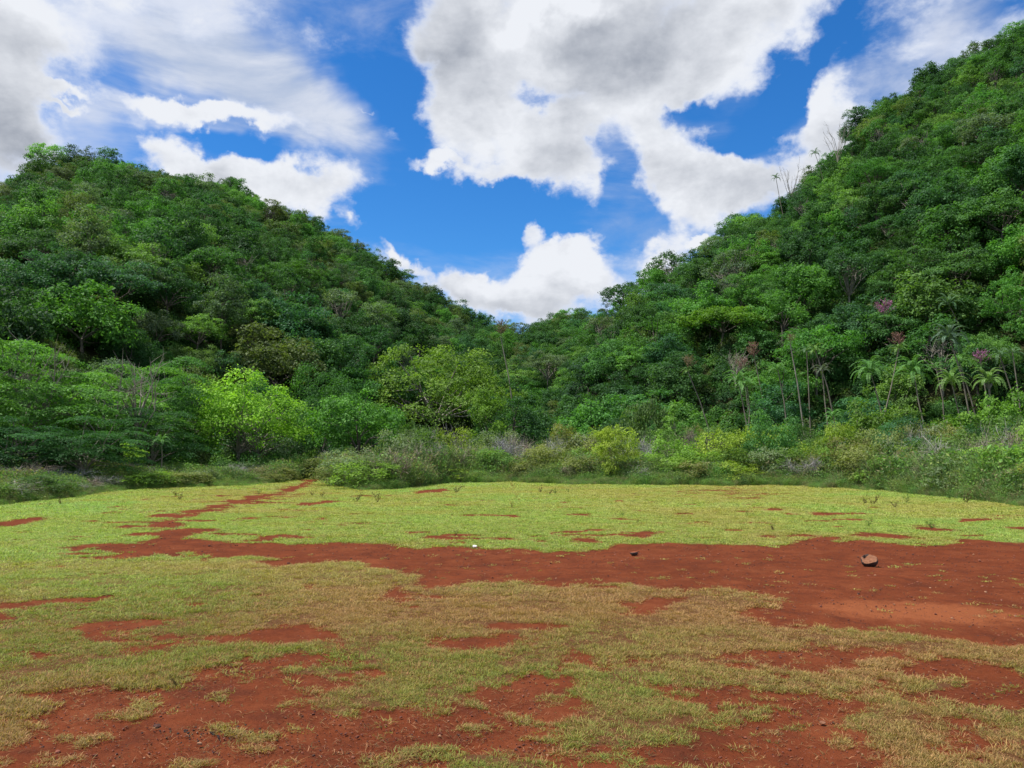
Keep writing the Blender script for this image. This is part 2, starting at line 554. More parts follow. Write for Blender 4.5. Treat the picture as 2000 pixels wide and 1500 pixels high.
# ---- what grows where: bare red soil, dry and green grass
SOIL = [
    [(150, 1066), (240, 1058), (320, 1060), (322, 1040), (345, 1036), (350, 1052), (480, 1060), (600, 1066), (700, 1061), (760, 1061), (815, 1072), (900, 1067), (1000, 1072),
     (1165, 1077), (1195, 1063), (1300, 1062), (1400, 1064), (1520, 1068), (1545, 1057), (1620, 1050), (1640, 1058), (1740, 1062), (1860, 1067), (1895, 1056),
     (2000, 1061), (2300, 1060), (2400, 1290), (2000, 1262), (1930, 1258), (1850, 1240), (1700, 1228), (1600, 1226), (1500, 1212), (1445, 1196), (1470, 1186), (1560, 1182),
     (1540, 1166), (1400, 1150), (1300, 1145), (1240, 1136), (1200, 1142), (1130, 1136), (1000, 1139), (900, 1136), (830, 1130), (770, 1112), (700, 1102), (600, 1100),
     (530, 1102), (505, 1096), (560, 1089), (450, 1081), (330, 1078), (250, 1076), (200, 1084), (170, 1072)],
    [(80, 1250), (115, 1240), (175, 1232), (215, 1235), (220, 1246), (270, 1252), (340, 1255), (385, 1268), (320, 1278), (250, 1272), (200, 1260), (100, 1260)],
    [(-200, 1500), (0, 1476), (100, 1440), (115, 1415), (100, 1400), (140, 1380), (220, 1360), (310, 1345), (380, 1315), (430, 1295), (475, 1280), (525, 1270), (600, 1264),
     (606, 1280), (668, 1288), (575, 1296), (500, 1315), (450, 1325), (420, 1345), (405, 1380), (416, 1396), (500, 1392), (520, 1402), (610, 1424), (715, 1416), (726, 1400),
     (775, 1405), (780, 1430), (825, 1430), (900, 1434), (850, 1456), (775, 1475), (745, 1510), (600, 1520), (300, 1560), (-200, 1560)],
    [(435, 1230), (500, 1227), (600, 1225), (590, 1245), (525, 1255), (440, 1250)],
    [(845, 1260), (880, 1245), (995, 1238), (1025, 1248), (1000, 1258), (860, 1265)],
    [(828, 1382), (880, 1370), (930, 1350), (1000, 1338), (1030, 1325), (1100, 1328), (1125, 1345), (1115, 1365), (1080, 1384), (1000, 1390), (920, 1386)],
    [(1310, 1356), (1350, 1352), (1480, 1350), (1530, 1336), (1645, 1350), (1650, 1366), (1590, 1376), (1540, 1370), (1450, 1370), (1390, 1386), (1350, 1382)],
    [(1480, 1295), (1540, 1278), (1600, 1270), (1675, 1280), (1650, 1300), (1575, 1308), (1500, 1302)],
    [(1700, 1340), (1750, 1337), (1820, 1362), (1800, 1380), (1740, 1366)],
    [(1150, 1285), (1235, 1284), (1240, 1295), (1190, 1303), (1150, 1296)],
    [(1245, 1172), (1280, 1168), (1340, 1177), (1300, 1188), (1250, 1193)],
    [(1325, 1446), (1400, 1420), (1475, 1417), (1590, 1424), (1600, 1450), (1700, 1465), (1750, 1500), (1740, 1540), (1480, 1540), (1470, 1480), (1370, 1460)],
    [(1050, 1455), (1100, 1450), (1200, 1474), (1250, 1500), (1250, 1550), (1060, 1550)],
    [(400, 1360), (440, 1352), (520, 1348), (500, 1358), (420, 1366)],
    [(570, 1350), (640, 1335), (660, 1345), (600, 1362)],
    [(725, 1160), (745, 1155), (790, 1163), (780, 1172), (730, 1170)],
    [(575, 1146), (600, 1144), (608, 1150), (585, 1154)],
    [(-50, 1188), (60, 1174), (140, 1168), (130, 1176), (60, 1184), (-50, 1196)],
    [(-50, 1214), (30, 1200), (50, 1200), (0, 1212), (-50, 1224)],
    [(-40, 1022), (40, 1012), (90, 1009), (60, 1016), (0, 1028)],
    [(1180, 1062), (1180, 1056), (1145, 1050), (1120, 1052), (1130, 1058)],
    [(1250, 1046), (1300, 1036), (1310, 1038), (1280, 1048)],
    [(1790, 1030), (1860, 1034), (1870, 1039), (1800, 1037)],
    [(1690, 1044), (1755, 1044), (1750, 1048), (1690, 1048)],
    [(1880, 1018), (1930, 1013), (1940, 1017), (1900, 1023)],
    [(1580, 1000), (1680, 1001), (1660, 1005), (1590, 1005)],
    [(780, 960), (880, 954), (890, 958), (800, 965)],
    [(560, 985), (640, 978), (650, 981), (580, 990)],
    [(420, 992), (450, 996), (380, 1010), (360, 1008)],
    [(1840, 1440), (1900, 1430), (1960, 1450), (1930, 1475), (1860, 1465)],
    [(1760, 1300), (1830, 1292), (1900, 1300), (1880, 1318), (1790, 1316)],
]
PATH = [(345, 1062), (325, 1040), (332, 1022), (360, 1008), (420, 994), (470, 984), (505, 970), (545, 958), (575, 948), (600, 938), (650, 932)]


def seg_dist(px, py, pts, wy):
    best = np.full(px.shape, 1e9)
    for (ax, ay), (bx, by) in zip(pts[:-1], pts[1:]):
        dx, dy = bx - ax, (by - ay) * wy
        t = np.clip(((px - ax) * dx + (py - ay) * wy * dy) / (dx * dx + dy * dy + 1e-9), 0, 1)
        best = np.minimum(best, np.hypot(px - ax - t * dx, (py - ay) * wy - t * dy))
    return best


def inside(px, py, poly):
    r = np.zeros(px.shape, bool)
    n = len(poly)
    for i in range(n):
        x1, y1 = poly[i]
        x2, y2 = poly[(i + 1) % n]
        if y1 == y2:
            continue
        c = ((y1 > py) != (y2 > py)) & (px < (x2 - x1) * (py - y1) / (y2 - y1) + x1)
        r ^= c
    return r


# the traced outlines are laid on the ground once, in metres, and read there
def to_ground(poly):
    return [ground_at(x, max(y, 905)) for x, y in poly]


def world_field(x, y):
    """bareness of the soil in metres of distance from the traced patch edges: > 0 bare"""
    d = np.hypot(x, y)
    wob = 0.05 + 0.012 * d
    xw = x + (fbm(x / (wob * 3), y / (wob * 3), 31, 3) - 0.5) * wob * 3.2
    yw = y + (fbm(x / (wob * 3), y / (wob * 3), 37, 3) - 0.5) * wob * 4.5
    best = np.full(x.shape, -9.0)
    for g in G_SOIL:
        gx = [p[0] for p in g]; gy = [p[1] for p in g]
        sel = (xw > min(gx) - 2) & (xw < max(gx) + 2) & (yw > min(gy) - 3) & (yw < max(gy) + 3)
        if not sel.any():
            continue
        ins = inside(xw[sel], yw[sel], g)
        dd = seg_dist(xw[sel], yw[sel], g + [g[0]], 1.0)
        best[sel] = np.maximum(best[sel], np.where(ins, dd, -dd))
    pd = seg_dist(xw, yw, G_PATH, 1.0)
    best = np.maximum(best, 0.05 + 0.005 * d - pd)
    return best


G_SOIL = [to_ground(p) for p in SOIL]
G_PATH = to_ground(PATH)


def soft_blobs(x, y, rows):
    px, py = project(x, y, np.zeros_like(x))
    s = np.zeros_like(px)
    for cx, cy, rx, ry, w in rows:
        s += w * np.exp(-(((px - cx) / rx) ** 2 + ((py - cy) / ry) ** 2))
    return s


def bare_amount(x, y):
    """0 grass, 1 bare earth, as it lies on the field"""
    d = np.hypot(x, y)
    w = world_field(x, y)
    k = 1 + 0.06 * np.maximum(d - 5, 0)
    w = w + (fbm(x * 2.6 / k ** .5, y * 3.4 / k ** .5, 43, 4) - 0.5) * 0.62 * k ** .5 + (vnoise(x * 14, y * 18, 47) - 0.5) * 0.16
    a = sstep(w, -0.34 - 0.006 * d, 0.16 + 0.006 * d)
    small = fbm(x * 1.1, y * 1.9, 41, 4)
    worn = soft_blobs(x, y, [(300, 1430, 520, 110, 0.19), (1000, 1420, 500, 90, 0.11), (1700, 1440, 500, 90, 0.12), (900, 1180, 420, 60, 0.05), (1500, 1260, 200, 60, 0.08),
                             (1930, 1280, 160, 50, 0.16), (200, 1075, 120, 20, 0.13), (1430, 962, 110, 12, 0.24), (600, 975, 300, 20, 0.08), (1600, 1020, 500, 30, 0.06), (900, 975, 700, 20, 0.02), (1200, 1052, 700, 12, 0.08), (500, 1045, 300, 14, 0.04), (450, 1105, 250, 16, 0.06), (350, 1030, 160, 16, 0.07)])
    worn = worn + 0.12 * np.exp(-(seg_dist(x, y, G_PATH, 1.0) / 0.8) ** 2) * (d > 12)
    b = sstep(small, 0.69 - worn * 1.1, 0.76 - worn * 1.1)
    return np.clip(np.maximum(a, b * 0.9), 0, 1)


def dry_amount(x, y):
    n1 = fbm(x * 0.55, y * 0.8, 51, 4)
    s = soft_blobs(x, y, [(900, 1150, 520, 60, 0.75), (560, 1110, 260, 30, 0.5), (1500, 1190, 300, 60, 0.55), (1600, 1330, 420, 80, 0.45), (1000, 1250, 300, 50, 0.25),
                          (300, 1450, 400, 80, 0.45), (1800, 1440, 300, 90, 0.45), (1150, 960, 900, 16, 0.35), (1500, 1000, 500, 30, 0.25), (500, 960, 300, 16, 0.4), (1300, 1045, 700, 14, 0.3), (600, 1330, 500, 40, 0.2),
                          (1330, 1240, 260, 34, -0.5), (1150, 1310, 340, 46, -0.35), (250, 1180, 300, 60, -0.35), (1950, 1330, 90, 40, -0.4),
                          (750, 1040, 500, 16, -0.15), (100, 1000, 300, 30, -0.2)])
    far = sstep(np.hypot(x, y), 8, 20)
    return np.clip(0.18 + (n1 - 0.5) * 1.7 + (fbm(x * 0.2, y * 0.13, 57, 4) - 0.49) * 1.9 * far + s, 0, 1)


def lush_amount(x, y):
    """how bright and fresh the grass is: the far half of the field"""
    d = np.hypot(x, y)
    s = soft_blobs(x, y, [(180, 990, 220, 12, 0.55), (760, 1020, 400, 20, 0.35), (860, 950, 120, 12, 0.6), (1000, 962, 300, 10, 0.35), (1750, 965, 260, 16, 0.5), (1300, 985, 250, 14, 0.2), (100, 1120, 300, 60, 0.3)])
    return np.clip(0.9 * sstep(d, 7.5, 15) + (fbm(x * 0.3, y * 0.3, 61, 3) - 0.5) * 0.5 + s * 0.4, 0, 1.2)


def grass_tint(x, y, jitter=None):
    dry, lush = dry_amount(x, y), lush_amount(x, y)
    green = np.array([0.195, 0.222, 0.046]); fresh = np.array([0.262, 0.345, 0.082]); straw = np.array([0.34, 0.205, 0.085]); strawfar = np.array([0.32, 0.315, 0.09])
    lush3 = np.clip(lush, 0, 1)[:, None]
    g = green * (1 - lush3) + fresh * lush3
    g = g + np.clip(lush - 0.9, 0, 1)[:, None] * np.array([-0.12, 0.02, 0.02])
    s = straw * (1 - lush3) + strawfar * lush3
    c = g * (1 - dry[:, None]) + s * dry[:, None]
    if jitter is not None:
        c = c * (1 + (jitter[:, :1] - 0.5) * 0.5)
        swap = (jitter[:, 1] < 0.14 + 0.40 * dry)[:, None]
        c = np.where(swap, s * 0.95, c)
    return np.clip(c, 0.01, 0.6)


# ---- the ground sheet: rings round the viewer, fine in front, reaching past the hills
def build_ground():
    fine = np.radians(np.concatenate([np.arange(-40, 40.001, 0.16), np.arange(41, 50, 0.8), np.arange(-50, -40.5, 0.8)]))
    coarse = np.radians(np.concatenate([np.arange(-180, -50.5, 4.0), np.arange(52, 180, 4.0)]))
    azs = np.sort(np.concatenate([fine, coarse]))
    rs = [0.0]
    r = 0.6
    while r < 700:
        rs.append(r)
        if r < 3.2:
            r *= 1.25
        elif r < 60:
            r *= 1.0105
        elif r < 260:
            r *= 1.03
        else:
            r *= 1.2
    rs = np.array(rs[1:])
    A, R = np.meshgrid(azs, rs)
    x, y = (R * np.sin(A)).ravel(), (R * np.cos(A)).ravel()
    z = terrain(x, y)
    bare, dry, lush = np.zeros_like(x), np.zeros_like(x), np.zeros_like(x)
    front = (np.abs(A.ravel()) < math.radians(50)) & (R.ravel() < 90)
    bare[front] = bare_amount(x[front], y[front])
    bare[~front] = 0.3
    col = np.tile(np.array([0.045, 0.05, 0.02]), (len(x), 1))
    fr2 = R.ravel() < 75
    nearness = (1 - sstep(R.ravel()[fr2], 7, 20))[:, None]
    col[fr2] = grass_tint(x[fr2], y[fr2]) * 0.85 * (1 - nearness) + np.array([0.095, 0.036, 0.017]) * nearness
    edge = np.interp(A.ravel(), B_AZ, B_D)
    wood = sstep(R.ravel() - edge, 0.8, 5.0)
    # the red path runs on into the wood
    pd = seg_dist(x, y, G_PATH, 1.0)
    wood = wood * (1 - (pd < 0.6) * 1.0)
    z = z - 0.012 * bare * (R.ravel() < 60)
    nearb = (R.ravel() < 26) & front
    z[nearb] += bare[nearb] * ((fbm(x[nearb] * 4.5, y[nearb] * 4.5, 87, 4) - 0.5) * 0.034 + (fbm(x[nearb] * 1.2, y[nearb] * 1.2, 88, 2) - 0.5) * 0.03)
    n, m = len(azs), len(rs)
    i = (np.arange(m - 1)[:, None] * n)
    j = np.arange(n)[None, :]
    k = (j + 1) % n
    f = np.stack([i + k, i + j, i + n + j, i + n + k], -1).reshape(-1, 4)
    # close the middle
    v = np.stack([x, y, z], 1)
    c = len(v)
    v = np.vstack([v, [[0, 0, 0]]])
    jj = np.arange(0, n)
    tri = np.stack([np.full(n, c), jj, (jj + 1) % n, np.full(n, c)], 1)
    me = mesh_from('ground', v, f, [M_GROUND], {'bare': np.append(bare, 0.3), 'wood': np.append(wood, 0), 'grass': np.vstack([col, col[:1]])}, smooth=True)
    o = bpy.data.objects.new('ground', me)
    o['kind'] = 'structure'
    link(o)
    cap = mesh_from('ground_middle', v[np.append(np.arange(n), c)] - np.array([0, 0, 0.0]), np.stack([np.full(n, n), jj, (jj + 1) % n], 1)[:, [0, 2, 1]], [M_GROUND],
                    {'bare': np.full(n + 1, 0.3), 'wood': np.zeros(n + 1), 'grass': np.tile(col[:1], (n + 1, 1))})
    o2 = bpy.data.objects.new('ground_underfoot', cap)
    o2['kind'] = 'structure'
    link(o2)


# the line where the mown field ends and the scrub begins, as (photo x, photo y) laid on the ground
EDGE = [(-900, 1010), (-400, 1010), (-100, 995), (0, 985), (80, 976), (150, 966), (300, 953), (480, 947), (560, 940), (612, 934), (650, 946), (700, 956), (780, 953), (860, 944),
        (960, 941), (1100, 944), (1250, 947), (1400, 948), (1500, 946), (1600, 950), (1700, 956), (1800, 964), (1900, 974), (2000, 986), (2200, 1005), (2900, 1020)]
_e = np.array([ground_at(x, y) for x, y in EDGE])
B_AZ, B_D = np.arctan2(_e[:, 0], _e[:, 1]), np.hypot(_e[:, 0], _e[:, 1])


def ground_material():
    m, n_, l_ = new_mat('red_earth_and_turf')
    tc = n_('ShaderNodeTexCoord')
    pos = tc.outputs['Object']

    def noise(scale, detail=5, rough=0.6, dist=0.0):
        n = n_('ShaderNodeTexNoise')
        n.inputs['Scale'].default_value = scale
        n.inputs['Detail'].default_value = detail
        n.inputs['Roughness'].default_value = rough
        n.inputs['Distortion'].default_value = dist
        l_(pos, n.inputs['Vector'])
        return n.outputs['Fac']

    def attr(nm):
        a = n_('ShaderNodeAttribute')
        a.attribute_name = nm
        return a

    n_big, n_mid, n_fine, n_grit = noise(0.7, 4), noise(4.0, 6, 0.65), noise(22, 6, 0.7), noise(120, 4, 0.7)
    # bare, shifted by noise so its edge is ragged
    mth = n_('ShaderNodeMath'); mth.operation = 'MULTIPLY_ADD'
    l_(n_mid, mth.inputs[0]); mth.inputs[1].default_value = 0.9; l_(attr('bare').outputs['Fac'], mth.inputs[2])
    bare = sh_range(n_, l_, mth.outputs[0], 0.60, 1.0, 0, 1, True)
    soil = sh_mix(n_, l_, sh_range(n_, l_, n_big, 0.35, 0.68, 0, 1), (0.112, 0.0272, 0.0105), (0.146, 0.0370, 0.0145))
    soil = sh_mix(n_, l_, sh_range(n_, l_, n_mid, 0.42, 0.72, 0, 0.7), soil, (0.072, 0.019, 0.010))
    soil = sh_mix(n_, l_, sh_range(n_, l_, n_fine, 0.55, 0.75, 0, 0.6), soil, (0.19, 0.060, 0.028))
    n_dust = noise(1.7, 7, 0.7, 0.6)
    soil = sh_mix(n_, l_, sh_range(n_, l_, n_dust, 0.50, 0.66, 0, 0.5), soil, (0.185, 0.056, 0.023))
    soil = sh_mix(n_, l_, sh_range(n_, l_, n_dust, 0.46, 0.36, 0, 0.55), soil, (0.070, 0.020, 0.011))
    soil = sh_mix(n_, l_, sh_range(n_, l_, n_grit, 0.6, 0.8, 0, 0.6), soil, (0.055, 0.02, 0.014))
    # paler, dustier soil in one worn place
    tri = n_('ShaderNodeMapping'); tri.vector_type = 'TEXTURE'
    cx, cy = ground_at(1790, 1192)
    tri.inputs['Location'].default_value = (cx, cy, 0)
    tri.inputs['Rotation'].default_value = (0, 0, -0.25)
    tri.inputs['Scale'].default_value = (1.35, 0.75, 3)
    l_(pos, tri.inputs[0])
    gr = n_('ShaderNodeTexGradient'); gr.gradient_type = 'SPHERICAL'
    l_(tri.outputs[0], gr.inputs[0])
    dm = n_('ShaderNodeMath'); dm.operation = 'MULTIPLY_ADD'
    l_(n_mid, dm.inputs[0]); dm.inputs[1].default_value = 1.1; l_(gr.outputs['Fac'], dm.inputs[2])
    soil = sh_mix(n_, l_, sh_range(n_, l_, dm.outputs[0], 0.62, 1.1, 0, 0.85, True), soil, (0.225, 0.070, 0.028))
    grass = sh_mix(n_, l_, sh_range(n_, l_, n_fine, 0.35, 0.7, 0, 0.6), attr('grass').outputs['Color'], (0.13, 0.07, 0.032))
    grass = sh_mix(n_, l_, sh_range(n_, l_, n_grit, 0.45, 0.75, 0, 0.45), grass, (0.06, 0.055, 0.02))
    col = sh_mix(n_, l_, bare, grass, soil)
    litter = sh_mix(n_, l_, n_fine, (0.025, 0.032, 0.014), (0.050, 0.046, 0.022))
    col = sh_mix(n_, l_, attr('wood').outputs['Fac'], col, litter)
    p = n_('ShaderNodeBsdfPrincipled')
    p.inputs['Roughness'].default_value = 0.95
    p.inputs['Specular IOR Level'].default_value = 0.05
    l_(col, p.inputs['Base Color'])
    b1 = n_('ShaderNodeBump'); b1.inputs['Strength'].default_value = 0.9; b1.inputs['Distance'].default_value = 0.05
    l_(n_mid, b1.inputs['Height'])
    b2 = n_('ShaderNodeBump'); b2.inputs['Strength'].default_value = 0.9; b2.inputs['Distance'].default_value = 0.02
    l_(n_fine, b2.inputs['Height']); l_(b1.outputs[0], b2.inputs['Normal'])
    b3 = n_('ShaderNodeBump'); b3.inputs['Strength'].default_value = 0.7; b3.inputs['Distance'].default_value = 0.004
    l_(n_grit, b3.inputs['Height']); l_(b2.outputs[0], b3.inputs['Normal'])
    l_(b3.outputs[0], p.inputs['Normal'])
    o = n_('ShaderNodeOutputMaterial')
    l_(p.outputs[0], o.inputs[0])
    return m


M_GROUND = ground_material()
build_ground()

# ------------------------------------------------------------------ masses placed by geometry nodes (what nobody could count)
def mass(name, label, cat, pts, rot, scl, idx, tint, protos):
    """one object: a cloud of points, each carrying a copy of one of the prototype meshes"""
    me = mesh_from(name, pts, np.zeros((0, 4), int), (), {'turn': rot, 'size': scl, 'tint_in': tint})
    a = me.attributes.new('pick', 'INT', 'POINT')
    a.data.foreach_set('value', np.asarray(idx, np.int32))
    col = bpy.data.collections.new(name + '_pieces')
    for i, pm in enumerate(protos):
        po = bpy.data.objects.new('%s_piece_%02d' % (name, i), pm)
        col.objects.link(po)
    o = bpy.data.objects.new(name, me)
    o['kind'] = 'stuff'
    o['label'] = label
    o['category'] = cat
    link(o)
    g = bpy.data.node_groups.new(name + '_scatter', 'GeometryNodeTree')
    g.interface.new_socket('Geometry', in_out='INPUT', socket_type='NodeSocketGeometry')
    g.interface.new_socket('Geometry', in_out='OUTPUT', socket_type='NodeSocketGeometry')
    gi, go = g.nodes.new('NodeGroupInput'), g.nodes.new('NodeGroupOutput')
    ci = g.nodes.new('GeometryNodeCollectionInfo')
    ci.inputs['Collection'].default_value = col
    ci.inputs['Separate Children'].default_value = True
    ci.inputs['Reset Children'].default_value = True
    ip = g.nodes.new('GeometryNodeInstanceOnPoints')
    ip.inputs['Pick Instance'].default_value = True

    def named(nm, typ):
        n = g.nodes.new('GeometryNodeInputNamedAttribute')
        n.data_type = typ
        n.inputs['Name'].default_value = nm
        return n.outputs['Attribute']
    e2r = g.nodes.new('FunctionNodeEulerToRotation')
    g.links.new(named('turn', 'FLOAT_VECTOR'), e2r.inputs[0])
    g.links.new(gi.outputs[0], ip.inputs['Points'])
    g.links.new(ci.outputs[0], ip.inputs['Instance'])
    g.links.new(named('pick', 'INT'), ip.inputs['Instance Index'])
    g.links.new(e2r.outputs[0], ip.inputs['Rotation'])
    g.links.new(named('size', 'FLOAT_VECTOR'), ip.inputs['Scale'])
    sa = g.nodes.new('GeometryNodeStoreNamedAttribute')
    sa.domain = 'INSTANCE'
    sa.data_type = 'FLOAT_VECTOR'
    sa.inputs['Name'].default_value = 'tint'
    g.links.new(ip.outputs[0], sa.inputs['Geometry'])
    g.links.new(named('tint_in', 'FLOAT_VECTOR'), sa.inputs['Value'])
    g.links.new(sa.outputs[0], go.inputs[0])
    md = o.modifiers.new('scatter', 'NODES')
    md.node_group = g
    return o


def tuft_mesh(name, blades, height, spread, width, lean, seed, mat, segs=3):
    r = np.random.default_rng(seed)
    b = MB()
    for k in range(blades):
        a = r.uniform(0, 2 * math.pi)
        rad = spread * math.sqrt(r.uniform(0, 1))
        p = np.array([math.cos(a) * rad, math.sin(a) * rad, -0.004])
        a2 = a + r.normal(0, 1.0)
        out_ = np.array([math.cos(a2), math.sin(a2), 0])
        h = height * r.uniform(0.45, 1.1)
        ln = lean * r.uniform(0.3, 1.5)
        side = np.array([-math.sin(a2 + r.normal(0, .5)), math.cos(a2), 0])
        side = side / np.linalg.norm(side)
        v = []
        for s in range(segs + 1):
            t = s / segs
            c = p + out_ * ln * h * t * t + np.array([0, 0, h * (t - 0.30 * ln * t * t)])
            w = width * (1 - t) ** 0.6 * 0.5 + 0.0002
            v += [c - side * w, c + side * w]
        f = [[2 * s, 2 * s + 1, 2 * s + 3, 2 * s + 2] for s in range(segs)]
        b.add(v, f, float(r.uniform(0, 1)))
    return b.mesh(name, [mat])


# turf
turf_near = [tuft_mesh('turf_tuft_%d' % i, 26, 0.024, 0.036, 0.0029, 1.2, 100 + i, M_BLADE) for i in range(6)]
turf_far = [tuft_mesh('turf_patch_%d' % i, 22, 0.040, 0.06, 0.0065, 1.0, 120 + i, M_BLADE, 2) for i in range(5)]


def scatter_turf():
    P, S, I, T, Rr = [], [], [], [], []
    for (d1, d2, dens, sxy, sz, far) in ((2.2, 5.6, 1700, 1.0, 1.15, 0), (5.6, 8.5, 1250, 1.15, 1.2, 0), (8.5, 13, 620, 1.6, 1.3, 0), (13, 22, 300, 1.15, 0.75, 1), (22, 36, 130, 1.6, 0.85, 1), (36, 58, 50, 2.3, 1.1, 1)):
        amax = math.radians(44 if d1 < 22 else 40)
        area = amax * (d2 * d2 - d1 * d1)
        n = int(area * dens)
        d = np.sqrt(rng.uniform(d1 * d1, d2 * d2, n))
        a = rng.uniform(-amax, amax, n)
        x, y = d * np.sin(a), d * np.cos(a)
        bare = bare_amount(x, y)
        wp = fbm(x * 6, y * 6, 71, 2)
        thin = 0.30 + 0.70 * sstep(fbm(x * 2.3, y * 3.2, 77, 4), 0.36, 0.56) if d1 < 9 else 0.75 + 0.25 * wp
        isl = 0.55 * sstep(fbm(x * 4.2, y * 5.5, 79, 3), 0.62, 0.70) * (1 - sstep(d, 5.2, 6.6)) if d1 < 9 else 0.0
        keep = (rng.uniform(0, 1, n) < thin * (1 - sstep(bare, 0.30, 0.80)) ** 1.3 + 0.006 * (d1 < 9) + isl) & (d < np.interp(a, B_AZ, B_D) + 1.0)
        x, y, d = x[keep], y[keep], d[keep]
        n = len(x)
        edge_short = 1 - 0.4 * bare[keep]
        z = terrain(x, y) - 0.004
        P.append(np.stack([x, y, z], 1))
        s = rng.uniform(0.7, 1.35, n)
        h = sz * s * edge_short * (0.45 + 1.3 * fbm(x * 3.5, y * 3.5, 73, 3))
        S.append(np.stack([sxy * s, sxy * s, h], 1))
        I.append(rng.integers(0, 6, n) if not far else 6 + rng.integers(0, 5, n))
        T.append(grass_tint(x, y, rng.uniform(0, 1, (n, 2))))
        Rr.append(np.stack([rng.normal(0, 0.12, n), rng.normal(0, 0.12, n), rng.uniform(0, 6.283, n)], 1))
    cc = np.concatenate
    print('turf tufts', sum(len(p) for p in P))
    mass('grass', 'short patchy turf, green and straw coloured, covering the field', 'grass', cc(P), cc(Rr), cc(S), cc(I), cc(T), turf_near + turf_far)


scatter_turf()

# ------------------------------------------------------------------ trees
def crown_mesh(name, seed, n_lobes, radii, centre_z, lobe_r, leaves, leaf, flat=0.7, low=-0.25, mat=None, aspect=0.55, shell=(0.45, 0.98), up=0.5, sub=10, droop=0.0, outline=None):
    """a crown of many leafy clumps. returns the mesh and the clump centres for the limbs"""
    r = np.random.default_rng(seed)
    radii = np.asarray(radii, float)
    C, R = [], []
    tries = 0
    while len(C) < n_lobes and tries < 4000:
        tries += 1
        v = unit(r.normal(size=3))
        if v[2] < low:
            continue
        rad = r.uniform(*shell)
        c = v * rad * radii
        if outline is not None and not outline(c, r):
            continue
        lr = lobe_r * r.uniform(0.65, 1.3)
        if any(np.linalg.norm((c - c2) * np.array([1, 1, 1.3])) < 0.62 * min(lr, r2) + 0.25 * lobe_r for c2, r2 in zip(C, R)):
            continue
        C.append(c); R.append(lr)
    C, R = np.array(C), np.array(R)
    w = R ** 2
    cnt = np.maximum((leaves * w / w.sum()).astype(int), 8)
    pts, nrm, var, sz = [], [], [], []
    for c, lr, m in zip(C, R, cnt):
        lobe_var = r.uniform(-0.22, 0.22)
        k = max(4, int(sub * (lr / lobe_r)))
        sd = unit(r.normal(size=(k, 3)) + np.array([0, 0, up]) + unit(c + 1e-6) * 0.5)
        sc_ = sd * lr * np.array([1, 1, flat])
        which = r.integers(0, k, m)
        jit = r.normal(size=(m, 3)) * lr * 0.23 * np.array([1, 1, max(flat, 0.35) if flat > 0.12 else 0.14])
        p = sc_[which] * r.uniform(0.78, 1.02, (m, 1)) + jit
        if droop:
            p[:, 2] -= droop * (p[:, 0] ** 2 + p[:, 1] ** 2) / lr
        nn = unit(sd[which] * 0.8 + r.normal(size=(m, 3)) * 0.55 + np.array([0, 0, 0.35 + up * 0.4]))
        sv = r.uniform(-0.19, 0.19, k)
        pts.append(p + c); nrm.append(nn)
        var.append(np.clip(0.5 + lobe_var + sv[which] + r.normal(0, 0.14, m), 0, 1))
        sz.append(leaf * r.uniform(0.6, 1.25, m))
    pts, nrm, var, sz = map(np.concatenate, (pts, nrm, var, sz))
    pts = pts + np.array([0, 0, centre_z])
    v, f, a = leaf_quads(pts, nrm, sz, sz * aspect, var, r=r)
    me = mesh_from(name, v, f, [mat or M_LEAF], {'var': a})
    return me, C + np.array([0, 0, centre_z]), R


def trunk_mesh(name, seed, lobes, height_fork, r0, mats, lean=0.0, n_limbs=7, stems=1, stem_gap=0.5):
    r = np.random.default_rng(seed)
    b = MB()
    order = r.permutation(len(lobes))
    for s in range(stems):
        off = np.array([(s - (stems - 1) / 2) * stem_gap, 0, 0])
        rr = r0 * (1.0 if s == 0 else 0.7)
        top = off * 1.4 + np.array([lean, r.normal(0, 0.15), height_fork])
        mid = off + (top - off) * 0.5 + r.normal(0, 0.08, 3)
        base = off + np.array([0, 0, -0.5])
        b.tube([base, off + [0, 0, 0.15], mid, top], [rr * 1.4, rr * 1.1, rr * 0.9, rr * 0.75], 7, 0.5)
        for li in order[s::stems][:n_limbs]:
            e = lobes[li]
            m1 = top + (e - top) * 0.45 + r.normal(0, 0.25, 3) + np.array([0, 0, 0.12 * height_fork])
            b.tube([top, m1, e], [rr * 0.62, rr * 0.36, rr * 0.1], 5, 0.5)
            for q in range(2):
                e2 = lobes[r.integers(0, len(lobes))]
                if np.linalg.norm(e2 - m1) < np.linalg.norm(e - top) * 0.9:
                    b.tube([m1, (m1 + e2) / 2 + r.normal(0, 0.2, 3), e2], [rr * 0.3, rr * 0.2, rr * 0.07], 4, 0.5)
    return b.mesh(name, mats, True)


class Proto:
    pass


def make_proto(key, seed, n_lobes, radii, cz, lobe_r, leaves, leaf, fork, r0, bark=None, **kw):
    p = Proto()
    tr = {k: kw.pop(k) for k in ('lean', 'n_limbs', 'stems', 'stem_gap') if k in kw}
    p.crown, lobes, R = crown_mesh(key + '_crown', seed, n_lobes, radii, cz, lobe_r, leaves, leaf, **kw)
    p.trunk = trunk_mesh(key + '_trunk', seed + 1, lobes, fork, r0, [bark or M_BARK], **tr)
    p.h = cz + radii[2] * 0.95
    p.w = (radii[0] + radii[1])
    p.key = key
    return p


